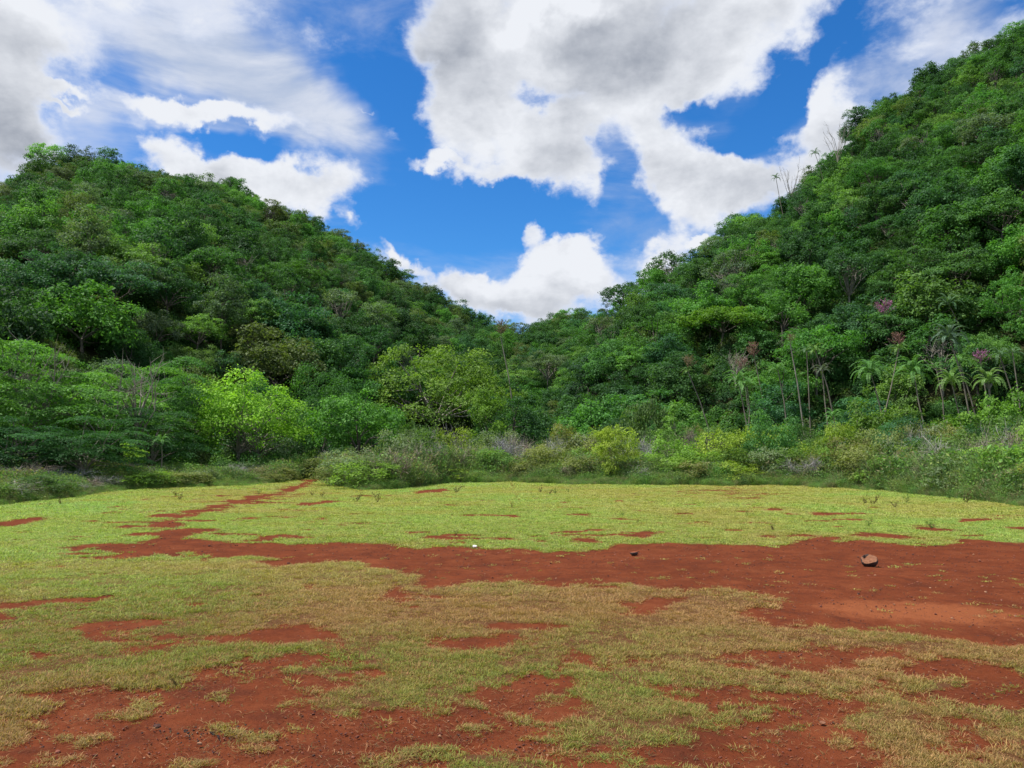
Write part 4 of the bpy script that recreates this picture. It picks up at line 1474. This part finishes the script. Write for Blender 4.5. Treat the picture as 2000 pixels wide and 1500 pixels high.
# ------------------------------------------------------------------ rosette trees: thin pale trunk, whorl of long feathered leaves, some with a flower head
def frond_mesh(name, seed, length=2.0, sag=0.9, pairs=22, leaflet=0.30):
    r = np.random.default_rng(seed)
    b = MB()
    t = np.linspace(0, 1, 8)
    rise = 0.55 * length * np.sin(t * math.pi * 0.62) * 0.8
    x = length * (t - 0.12 * t * t)
    z = rise - sag * length * t ** 2.3 * 0.75
    mid = np.stack([x, np.zeros(8), z], 1)
    b.tube(mid, np.linspace(0.022, 0.006, 8), 4, 0.75)
    for k in range(pairs):
        s = 0.1 + 0.88 * k / (pairs - 1)
        c = np.array([np.interp(s, t, mid[:, i]) for i in range(3)])
        c2 = np.array([np.interp(min(s + .02, 1), t, mid[:, i]) for i in range(3)])
        fw = unit(c2 - c)
        ll = leaflet * math.sin(math.pi * (0.12 + 0.8 * s)) ** 0.6
        for sg in (-1, 1):
            d = unit(np.array([0.35, sg * 1.0, -0.45]) + r.normal(0, 0.08, 3) + fw * 0.2)
            wv_ = fw * 0.05
            e = c + d * ll
            m = c + d * ll * 0.5 + np.array([0, 0, 0.02])
            b.add([c, m - wv_, e, m + wv_], [[0, 1, 2, 3]], float(np.clip(r.normal(0.5, 0.2), 0, 1)))
    return b.mesh(name, [M_FROND])


FRONDS = [frond_mesh('frond%d' % i, 700 + i, sag=0.55 + 0.22 * i) for i in range(3)]


def panicle_mesh(name, seed, n=700, rad=0.62, h=1.3):
    r = np.random.default_rng(seed)
    b = MB()
    P = []
    b.tube([[0, 0, 0], [0, 0, h * 0.6], [0, 0, h]], [0.02, 0.012, 0.004], 4, 0.3)
    for k in range(26):
        t = r.uniform(0.15, 1.0)
        a = r.uniform(0, 6.283)
        ln = rad * (1 - 0.6 * t) * r.uniform(0.7, 1.1) + 0.1
        s = np.array([0, 0, h * t * 0.75])
        e = s + np.array([math.cos(a) * ln, math.sin(a) * ln, ln * 0.9])
        b.tube([s, (s + e) / 2 - [0, 0, .04], e], [0.01, 0.007, 0.003], 3, 0.3)
        m = n // 26
        q = s + (e - s) * r.uniform(0.25, 1.05, (m, 1)) + r.normal(0, 0.045, (m, 3))
        P.append(q)
    P = np.concatenate(P)
    v, f, a = leaf_quads(P, r.normal(size=P.shape), 0.06 * r.uniform(0.6, 1.4, len(P)), 0.05, r.uniform(0.2, 1, len(P)), r=r)
    b.add(v, f, a)
    return b.mesh(name, [M_BLOSSOM])


PAN = [panicle_mesh('panicle%d' % i, 720 + i) for i in range(3)]


def rosette_tree(px, py, bx, by, dist, span, label, fronds=17, flower=None, col=(0.085, 0.165, 0.05), seed=0, fx=None):
    """crown centre at photo px, py; the visible foot of the trunk at bx, by; span = crown width in photo pixels"""
    r = np.random.default_rng(800 + seed)
    cx, cy = spot(px, dist)
    w = ray(px, py)
    cz = EYE + math.hypot(cx, cy) * w[2] / math.hypot(w[0], w[1])
    slope = (bx - px) / max(by - py, 10)
    # run the trunk down on the same lean until it meets the ground
    z0 = float(terrain(cx, cy))
    for _ in range(4):
        x0 = cx + slope * (cz - z0)
        z0 = float(terrain(x0, cy))
    if cz - z0 < 0.5:
        z0 = cz - 0.8
        x0 = cx
    root = thing('rosette_tree', label, 'tree', (x0, cy, z0 - 0.15), 0, 'tall thin rosette trees')
    top = np.array([cx - x0, 0, cz - z0 + 0.15])
    b = MB()
    mid1 = top * 0.33 + np.array([r.normal(0, 0.10), r.normal(0, .1), 0])
    mid2 = top * 0.7 + np.array([r.normal(0, 0.10) - 0.04 * top[0], r.normal(0, .1), 0])
    rr = 0.026 + 0.0026 * top[2]
    b.tube([[0, 0, -0.4], mid1, mid2, top], [rr * 1.35, rr * 1.1, rr * 0.9, rr * 0.75], 7, 0.5)
    part('trunk', b.mesh('rosette_trunk', [M_ROSE_BARK if seed not in (25, 26) else M_PALE], True), root)
    s = span / F * dist / 3.4
    for k in range(fronds):
        a = k * 2.39996 + r.normal(0, 0.12)
        lift = 0.72 - 1.15 * (k / max(fronds - 1, 1)) + r.normal(0, 0.08)
        part('frond', FRONDS[int(r.integers(0, 3))], root, loc=tuple(top + [0, 0, -0.02 * k * s]), rot=(0, -lift, a), scale=(s * r.uniform(0.85, 1.1),) * 3, color=jitter_col(col, r, 0.12))
    if flower:
        fs = flower[0] / F * dist / 1.2
        part('flower_head', PAN[seed % 3], root, loc=tuple(top), rot=(r.normal(0, .1), r.normal(0, .1), r.uniform(0, 6)), scale=(fs, fs, fs), color=flower[1])
    return root


MAG, DUSK, BROWN = (0.30, 0.12, 0.26), (0.24, 0.14, 0.13), (0.19, 0.145, 0.10)
G1, G2, G3 = (0.095, 0.225, 0.055), (0.085, 0.17, 0.075), (0.13, 0.24, 0.06)
ROS = [
    (1444, 742, 1456, 825, 56, 62, 'rosette tree whose crown overlaps a second, closer to the yellow bush', 17, None, G1),
    (1461, 752, 1460, 826, 58, 58, 'rosette tree sharing its spot with another, straighter pale trunk', 14, None, G1),
    (1522, 722, 1532, 802, 60, 50, 'rosette tree with tidy upright fronds beside the tallest pale trunk', 15, None, G1),
    (1580, 686, 1581, 742, 66, 42, 'dark rosette tree behind the yellowish rosette on the slope', 12, None, G2),
    (1597, 683, 1603, 712, 64, 42, 'yellowish rosette tree on the slope above the grey one', 15, None, G3),
    (1609, 722, 1614, 792, 60, 44, 'faded grey rosette tree with a thin trunk in the shade', 13, None, (0.10, 0.135, 0.085)),
    (1703, 722, 1717, 800, 52, 78, 'big drooping rosette tree with a curved short trunk', 22, None, G1),
    (1788, 722, 1805, 854, 50, 78, 'big drooping rosette tree whose trunk reaches down into the scrub', 24, None, G1),
    (1762, 680, 1743, 756, 60, 42, 'small rosette tree carrying a faded pink flower head', 14, (30, DUSK), G3),
    (1735, 622, 1746, 655, 70, 26, 'rosette tree with the brightest magenta flower head, highest in the row', 8, (38, MAG), G1),
    (1863, 590, 1890, 662, 68, 58, 'rosette tree highest up the slope, leaning trunk', 16, None, G2),
    (1861, 655, 1896, 836, 52, 72, 'tall blue green rosette tree with hanging dead fronds', 24, None, (0.085, 0.150, 0.095)),
    (1879, 705, 1902, 790, 54, 50, 'rosette tree hanging just behind the tall blue green one', 13, None, G1),
    (1922, 716, 1926, 760, 56, 30, 'rosette tree with a magenta flower head by the frame edge', 8, (32, MAG), G1),
    (1959, 692, 1979, 773, 54, 50, 'rosette tree on a long bare leaning trunk near the frame edge', 14, None, G2),
    (1935, 742, 1940, 790, 50, 70, 'low wide rosette tree between the leaning trunks', 19, None, G3),
    (1861, 742, 1870, 790, 49, 70, 'low wide rosette tree under the tall blue green one', 19, None, G3),
    (1833, 716, 1836, 760, 56, 36, 'small rosette tree tucked beside the big drooping one', 11, None, G1),
    (1985, 688, 1990, 760, 56, 44, 'dark rosette tree cut by the frame edge', 12, None, G2),
    (1671, 786, 1672, 812, 49, 38, 'low rosette tree peeping over the dense bush', 13, None, G1),
    (1628, 812, 1629, 840, 46, 44, 'lowest rosette tree, half sunk in the scrub', 14, None, G1),
    (317, 862, 318, 900, 40, 46, 'lone small rosette tree at the feathery trees', 15, None, G1),
    (1345, 725, 1367, 793, 64, 30, 'rosette tree past flowering with a brown head on a leaning trunk', 9, (30, BROWN), G3),
    (1477, 702, 1486, 755, 66, 30, 'rosette tree with a grey bare flower head and short fronds', 9, (32, DUSK), G2),
    (1452, 726, 1455, 748, 70, 14, 'brown dried flower head on a hidden trunk behind two rosettes', 4, (28, (0.20, 0.12, 0.12)), G2),
    (1548, 672, 1573, 845, 58, 16, 'tallest pale trunk, nearly leafless, running down the dark slope', 5, (20, BROWN), G2),
    (978, 660, 995, 765, 78, 16, 'tall leaning pale trunk with a brown head, alone in the valley', 6, (34, BROWN), G2),
    (1530, 345, 1534, 372, 128, 22, 'rosette tree in silhouette on the ridge beside the bare tree', 11, None, G2),
    (1610, 296, 1616, 318, 134, 24, 'rosette tree in silhouette higher on the ridge', 11, None, G2),
    (160, 574, 162, 620, 110, 26, 'small rosette tree with pale trunk midway up the rounded hill', 11, None, G2),
]
for i, rrow in enumerate(ROS):
    px, py, bx, by, dist, span, lab, nf, fl, c = rrow
    rosette_tree(px, py, bx, by, dist, span, lab, nf, fl, c, seed=i)


# ------------------------------------------------------------------ leafless trees
def bare_tree(px, dist, py_top, w_px, label, seed, bark=M_PALE):
    r = np.random.default_rng(900 + seed)
    x, y = spot(px, dist)
    h = max(top_height(px, dist, py_top, x, y), 2.5)
    w = w_px / F * dist
    root = thing('bare_tree', label, 'tree', (x, y, float(terrain(x, y)) - 0.1), 0, 'leafless trees among the green')
    b = MB()
    top = np.array([r.normal(0, .2), 0, h * 0.5])
    b.tube([[0, 0, -0.4], top * 0.5 + r.normal(0, .1, 3), top], [0.13, 0.10, 0.08], 6, 0.5)
    tw = MB()
    for k in range(11):
        a = r.uniform(0, 6.283)
        e = np.array([math.cos(a) * w * 0.5 * r.uniform(.5, 1), math.sin(a) * w * 0.5 * r.uniform(.5, 1), h * r.uniform(0.7, 1.0)])
        s0 = top * r.uniform(0.6, 1.0)
        m1 = s0 + (e - s0) * 0.5 + r.normal(0, 0.25, 3)
        b.tube([s0, m1, e], [0.055, 0.035, 0.012], 5, 0.5)
        for q in range(9):
            p0 = m1 + (e - m1) * r.uniform(0, 1)
            d = unit(e - s0 + r.normal(0, 1.0, 3) * np.linalg.norm(e - s0) * 0.6)
            p1 = p0 + d * r.uniform(0.5, 1.3)
            tw.tube([p0, (p0 + p1) / 2 + r.normal(0, .06, 3), p1], [0.018, 0.012, 0.005], 3, 0.6)
    part('trunk', b.mesh('bare_trunk', [bark], True), root)
    part('twigs', tw.mesh('bare_twigs', [bark]), root)


bare_tree(1562, 132, 312, 60, 'leafless tree in silhouette on the ridge of the steeper hill', 1)
bare_tree(1655, 139, 228, 60, 'wispy bare tree on the ridge above the two silhouetted rosettes', 2)
bare_tree(268, 42, 690, 90, 'pale forked bare limbs among the feathery trees', 3)
bare_tree(75, 39, 660, 130, 'grey bare limbs in front of the tallest feathery tree', 4)
bare_tree(1440, 76, 690, 50, 'leafless branches over the two paired rosettes', 5)
bare_tree(1190, 108, 640, 60, 'bare branched tree where the valley meets the steeper hill', 6)


# ------------------------------------------------------------------ small plants out in the field
def weed_mesh(name, seed, h=0.35, n=7, leaves=34, leaf=0.055, spread=0.5):
    r = np.random.default_rng(seed)
    b = MB()
    P = []
    for k in range(n):
        a = r.uniform(0, 6.283)
        d = unit(np.array([math.cos(a) * spread, math.sin(a) * spread, 1.0]) + r.normal(0, .1, 3))
        e = d * h * r.uniform(0.5, 1.05)
        b.tube([[0, 0, -0.03], e * 0.5 + r.normal(0, .012, 3), e], [0.004, 0.003, 0.0015], 4, 0.2)
        m = leaves // n
        P.append(e * r.uniform(0.25, 1.05, (m, 1)) + r.normal(0, 0.022, (m, 3)))
    P = np.concatenate(P)
    v, f, a = leaf_quads(P, r.normal(size=P.shape) + [0, 0, 0.7], leaf * r.uniform(.6, 1.4, len(P)), leaf * 0.42, r.uniform(0, 1, len(P)), r=r)
    b.add(v, f, a)
    return b.mesh(name, [M_LEAF])


WEEDS = [weed_mesh('weed_plant%d' % i, 950 + i, spread=0.35 + 0.15 * i, leaves=28 + 10 * i) for i in range(4)]
weed_spots = [
    # photo x, y of the foot, height in pixels, tone, words
    (1010, 973, 16, 'straw', 'straw coloured spiky tuft out on the grass short of the scrub'),
    (1055, 962, 20, 'dark', 'dark stemmed weed clump standing on the far grass'), (1085, 964, 18, 'green', 'green weed next to the dark stemmed clump'),
    (1072, 966, 16, 'dark', 'low dark weed between two taller ones on the far grass'), (1110, 962, 14, 'green', 'small green weed ending the row before the scrub'),
    (1216, 1007, 14, 'green', 'dark green compact weed on the pale grass past the soil strip'), (1245, 1020, 10, 'dark', 'tiny brownish weed near a soil patch on the far grass'),
    (695, 980, 26, 'dark', 'upright dark weed below the shrubs by the path'), (738, 982, 30, 'dark', 'taller upright dark weed below the shrubs'),
    (610, 968, 18, 'dark', 'thin dark stems in a row beside the red path'), (628, 970, 16, 'dark', 'second group of thin stems beside the red path'), (890, 962, 24, 'dark', 'lone dark stem against the bright grass'),
    (1000, 993, 22, 'straw', 'thin dry stalk alone in the middle of the far grass'), (1690, 982, 20, 'dark', 'dark weed nearest the reddish bare patch on the far grass'),
    (1705, 984, 26, 'dark', 'bushy dark weed near the scrub by the bare patch'), (1748, 990, 18, 'dark', 'short dark weed past the bushy one'), (1770, 982, 22, 'green', 'green weed between dark ones near the scrub'),
    (1855, 975, 26, 'green', 'green upright weed close to the rank grass'), (1885, 982, 30, 'dark', 'tall dark weed close to the rank grass'), (1820, 1030, 22, 'green', 'leafy green weed on a strip of bare soil'),
    (1696, 1028, 24, 'green', 'spiky green weed above the large stone'), (1510, 1036, 18, 'dark', 'small brown weed beyond the soil strip'), (1458, 1006, 14, 'green', 'faint green weed in the pale grass'),
    (1410, 992, 12, 'straw', 'low straw weed under the reddish patch'), (890, 1046, 18, 'dark', 'thin brown weed just behind the soil strip'), (1000, 950, 14, 'straw', 'straw weed against the scrub edge'),
    (350, 975, 18, 'dark', 'rusty weed cluster at the edge of the grass'), (345, 968, 16, 'dark', 'rusty weed behind another at the grass edge'), (505, 965, 14, 'green', 'little green weed left of the path'),
    (118, 985, 16, 'dark', 'dark weed at the far grass edge under the feathery trees'), (95, 990, 12, 'green', 'small green weed under the feathery trees'), (345, 1338, 26, 'dark', 'thin reddish weed growing on the near bare soil'),
    (745, 1425, 12, 'dark', 'tiny dry seedling on the near soil'), (1940, 1252, 10, 'dark', 'brown weed at the soil edge near the frame edge'), (992, 1180, 9, 'dark', 'brown stem at a small soil patch in the near grass'),
    (1225, 1105, 6, 'straw', 'wisp of straw lying on the soil strip'), (86, 1170, 14, 'dark', 'dark weed at a thin soil streak'),
]
TONE = {'straw': (0.34, 0.27, 0.09), 'dark': (0.085, 0.055, 0.03), 'green': (0.09, 0.17, 0.04)}
for i, (px, py, hp, tone, lab) in enumerate(weed_spots):
    x, y = ground_at(px, py)
    d = math.hypot(x, y)
    s = 0.85 * hp / F * d / 0.35
    o = bpy.data.objects.new('weed_plant', WEEDS[i % 4])
    o.location = (x, y, float(terrain(x, y)))
    o.rotation_euler = (0, 0, i * 1.7)
    o.scale = (s * 1.1, s * 1.1, s)
    o.color = (*TONE[tone], 1)
    o['label'], o['category'], o['group'] = lab, 'weed', 'weeds dotted over the field'
    link(o)


# ------------------------------------------------------------------ stones and bits on the soil
def stone_material(name, c1, c2, c3, scale=14):
    m, n_, l_ = new_mat(name)
    tc = n_('ShaderNodeTexCoord')
    no = n_('ShaderNodeTexNoise'); no.inputs['Scale'].default_value = scale; no.inputs['Detail'].default_value = 8; no.inputs['Roughness'].default_value = 0.7
    l_(tc.outputs['Object'], no.inputs['Vector'])
    n2 = n_('ShaderNodeTexNoise'); n2.inputs['Scale'].default_value = scale * 4; n2.inputs['Detail'].default_value = 5
    l_(tc.outputs['Object'], n2.inputs['Vector'])
    c = sh_mix(n_, l_, sh_range(n_, l_, no.outputs['Fac'], 0.38, 0.62, 0, 1), c1, c2)
    c = sh_mix(n_, l_, sh_range(n_, l_, n2.outputs['Fac'], 0.55, 0.7, 0, 0.8), c, c3)
    p = n_('ShaderNodeBsdfPrincipled'); p.inputs['Roughness'].default_value = 0.9
    l_(c, p.inputs['Base Color'])
    b = n_('ShaderNodeBump'); b.inputs['Strength'].default_value = 0.8; b.inputs['Distance'].default_value = 0.01
    l_(no.outputs['Fac'], b.inputs['Height']); l_(b.outputs[0], p.inputs['Normal'])
    o = n_('ShaderNodeOutputMaterial'); l_(p.outputs[0], o.inputs[0])
    return m


M_DARKST = stone_material('blackened_stone', (0.022, 0.014, 0.012), (0.05, 0.028, 0.022), (0.09, 0.04, 0.03))
M_TANST = stone_material('broken_tan_stone', (0.150, 0.052, 0.022), (0.24, 0.105, 0.050), (0.05, 0.019, 0.011), 34)
M_REDST = stone_material('orange_red_stone', (0.42, 0.13, 0.05), (0.30, 0.08, 0.04), (0.10, 0.03, 0.02), 22)
M_WHITE = stone_material('pale_stone', (0.62, 0.60, 0.56), (0.74, 0.73, 0.70), (0.50, 0.45, 0.42), 30)


def stone(name, label, px, py, w_px, ratio, cut, mats, seed, notch=False, group=None):
    """lumpy stone; cut = plane (normal, offset) past which it is broken off flat"""
    import bmesh
    x, y = ground_at(px, py)
    d = math.hypot(x, y)
    w = w_px / F * d
    bm = bmesh.new()
    bmesh.ops.create_icosphere(bm, subdivisions=4, radius=1.0)
    nrm = Vector(cut[0]).normalized()
    face = set()
    for v in bm.verts:
        co = np.array(v.co)
        k = 1 + 0.42 * (float(fbm(co[0] * 1.5 + 5 + seed, co[1] * 1.5 + co[2] * 1.1, seed, 3)) - 0.5) + 0.06 * (float(vnoise(co[0] * 6 + 7, co[2] * 6 + co[1] * 5, seed + 3)) - .5)
        v.co = Vector(co * k)
        e = v.co.dot(nrm) - cut[1]
        if e > 0:
            rough_ = 0.07 * (float(fbm(co[0] * 4 + 3, co[1] * 4 + co[2] * 3, seed + 9, 3)) - 0.5)
            v.co -= nrm * (e - rough_)
            if notch and -0.70 < v.co.x < 0.30 and v.co.z > 0.10:
                v.co -= Vector((0, -0.25, 1.0)) * 0.60 * max(0, 1 - abs(v.co.x + 0.2) / 0.5) * min(1, (v.co.z - 0.10) * 3)
            face.add(v.index)
        if v.co.z < -0.8:
            v.co.z = -0.8
    for v in bm.verts:
        v.co = Vector((v.co.x * w / 2, v.co.y * w / 2, v.co.z * w / 2 * ratio))
    zmin = min(v.co.z for v in bm.verts)
    for v in bm.verts:
        v.co.z -= zmin + 0.004
    o = thing(name, label, 'stone', (x, y + w * 0.35, float(terrain(x, y))), 0.0, group)
    fcut = [f for f in bm.faces if all(v.index in face for v in f.verts)]
    bm2 = bm.copy()
    bm2.faces.ensure_lookup_table()
    idxs = {f.index for f in fcut}
    bmesh.ops.delete(bm, geom=[f for f in bm.faces if f.index in idxs], context='FACES')
    bmesh.ops.delete(bm2, geom=[f for f in bm2.faces if f.index not in idxs], context='FACES')
    for nm, b_, mt in (('body', bm, mats[0]), ('broken_face', bm2, mats[1])):
        me = bpy.data.meshes.new(nm)
        for f in b_.faces:
            f.smooth = nm == 'body'
        b_.to_mesh(me)
        me.materials.append(mt)
        part(nm, me, o)
        b_.free()
    return o


stone('stone', 'largest stone on the red soil, tan broken face over a blackened base', 1702, 1106, 27, 0.88, ((-0.28, -0.58, 0.77), 0.36), (M_DARKST, M_TANST), 3, True)
stone('stone', 'small stone with an orange top beside a strip of turf on the soil', 1239, 1085, 14.5, 0.75, ((-0.1, 0.1, 1.0), 0.25), (M_DARKST, M_REDST), 8)
stone('stone', 'small white stone at the back edge of the red soil strip', 927, 1069, 8.5, 0.75, ((0.2, -0.3, 1.0), 0.5), (M_WHITE, M_WHITE), 11)
stone('stone', 'pale pebble near the front soil, half in the grass', 1608, 1414, 11, 0.5, ((0.2, -0.3, 1.0), 0.5), (M_TANST, M_TANST), 14)


def scatter_bits():
    """crumbs of earth, grit and dry bits over the bare soil"""
    import bmesh
    r = np.random.default_rng(61)
    protos = []
    for i, mat in enumerate((M_CRUMB, M_CRUMB, M_CRUMB)):
        bm = bmesh.new()
        bmesh.ops.create_icosphere(bm, subdivisions=1, radius=1)
        for v in bm.verts:
            v.co *= r.uniform(0.7, 1.2)
            v.co.z *= 0.6
        me = bpy.data.meshes.new('crumb%d' % i)
        bm.to_mesh(me); bm.free()
        me.materials.append(mat)
        protos.append(me)
    n = 42000
    d = np.exp(r.uniform(math.log(3.0), math.log(20), n))
    a = r.uniform(math.radians(-36), math.radians(36), n)
    x, y = d * np.sin(a), d * np.cos(a)
    b = bare_amount(x, y)
    ok = b > 0.4
    x, y, d = x[ok], y[ok], d[ok]
    n = len(x)
    s = np.exp(r.normal(math.log(0.0032), 0.45, n)) * (0.7 + d * 0.09)
    pal = np.array([(0.12, 0.035, 0.02), (0.19, 0.06, 0.034), (0.06, 0.022, 0.016), (0.30, 0.16, 0.09)])
    tint = pal[r.choice(4, n, p=[0.42, 0.28, 0.25, 0.05])]
    # dark droppings in one place
    gx, gy = ground_at(415, 1428)
    m = 90
    dx, dy = gx + r.normal(0, 0.17, m), gy + r.normal(0, 0.06, m)
    x, y = np.append(x, dx), np.append(y, dy)
    s = np.append(s, r.uniform(0.005, 0.009, m))
    tint = np.vstack([tint, np.tile((0.02, 0.015, 0.013), (m, 1))])
    n = len(x)
    mass('gravel', 'crumbs of red earth and grit strewn over the bare soil', 'grit', np.stack([x, y, terrain(x, y) - 0.010 + s * 0.3], 1),
         r.uniform(0, 6.28, (n, 3)) * [0.05, 0.05, 1], np.stack([s, s * r.uniform(0.6, 1, n), s], 1), r.integers(0, 3, n), tint, protos)


def crumb_material():
    m, n_, l_ = new_mat('earth_crumb')
    a = n_('ShaderNodeAttribute'); a.attribute_type = 'INSTANCER'; a.attribute_name = 'tint'
    p = n_('ShaderNodeBsdfPrincipled'); p.inputs['Roughness'].default_value = 0.95
    l_(a.outputs['Color'], p.inputs['Base Color'])
    o = n_('ShaderNodeOutputMaterial'); l_(p.outputs[0], o.inputs[0])
    return m


M_CRUMB = crumb_material()
scatter_bits()


def scatter_straw():
    """fallen dry blades lying on the soil"""
    r = np.random.default_rng(62)
    protos = []
    for i in range(4):
        b = MB()
        for k in range(3):
            a = r.uniform(0, 6.283); L_ = r.uniform(0.015, 0.05)
            p = r.normal(0, 0.03, 3) * [1, 1, 0] + [0, 0, 0.003]
            d = np.array([math.cos(a), math.sin(a), r.uniform(0, 0.25)])
            sd = np.array([-math.sin(a), math.cos(a), 0]) * 0.0014
            m_ = p + d * L_ * 0.5 + [0, 0, 0.005]
            e = p + d * L_ + sd * r.normal(0, 4)
            b.add([p - sd, p + sd, m_ + sd, m_ - sd, e + sd * .3, e - sd * .3], [[0, 1, 2, 3], [3, 2, 4, 5]], float(r.uniform()))
        protos.append(b.mesh('straw%d' % i, [M_BLADE]))
    n = 9000
    d = np.exp(r.uniform(math.log(3.0), math.log(13), n))
    a = r.uniform(math.radians(-36), math.radians(36), n)
    x, y = d * np.sin(a), d * np.cos(a)
    keep = (bare_amount(x, y) > 0.3) & (r.uniform(size=n) < 0.25 + 0.75 * (d < 6.5))
    x, y = x[keep], y[keep]
    n = len(x)
    tint = np.array([(0.33, 0.18, 0.085), (0.24, 0.12, 0.055), (0.17, 0.13, 0.05)])[r.integers(0, 3, n)]
    mass('straw', 'fallen dry grass blades scattered on the bare red soil', 'straw', np.stack([x, y, terrain(x, y) - 0.01], 1), r.uniform(0, 6.28, (n, 3)) * [0.02, 0.02, 1],
         np.repeat(r.uniform(0.6, 1.3, (n, 1)), 3, 1), r.integers(0, 4, n), tint, protos)


scatter_straw()
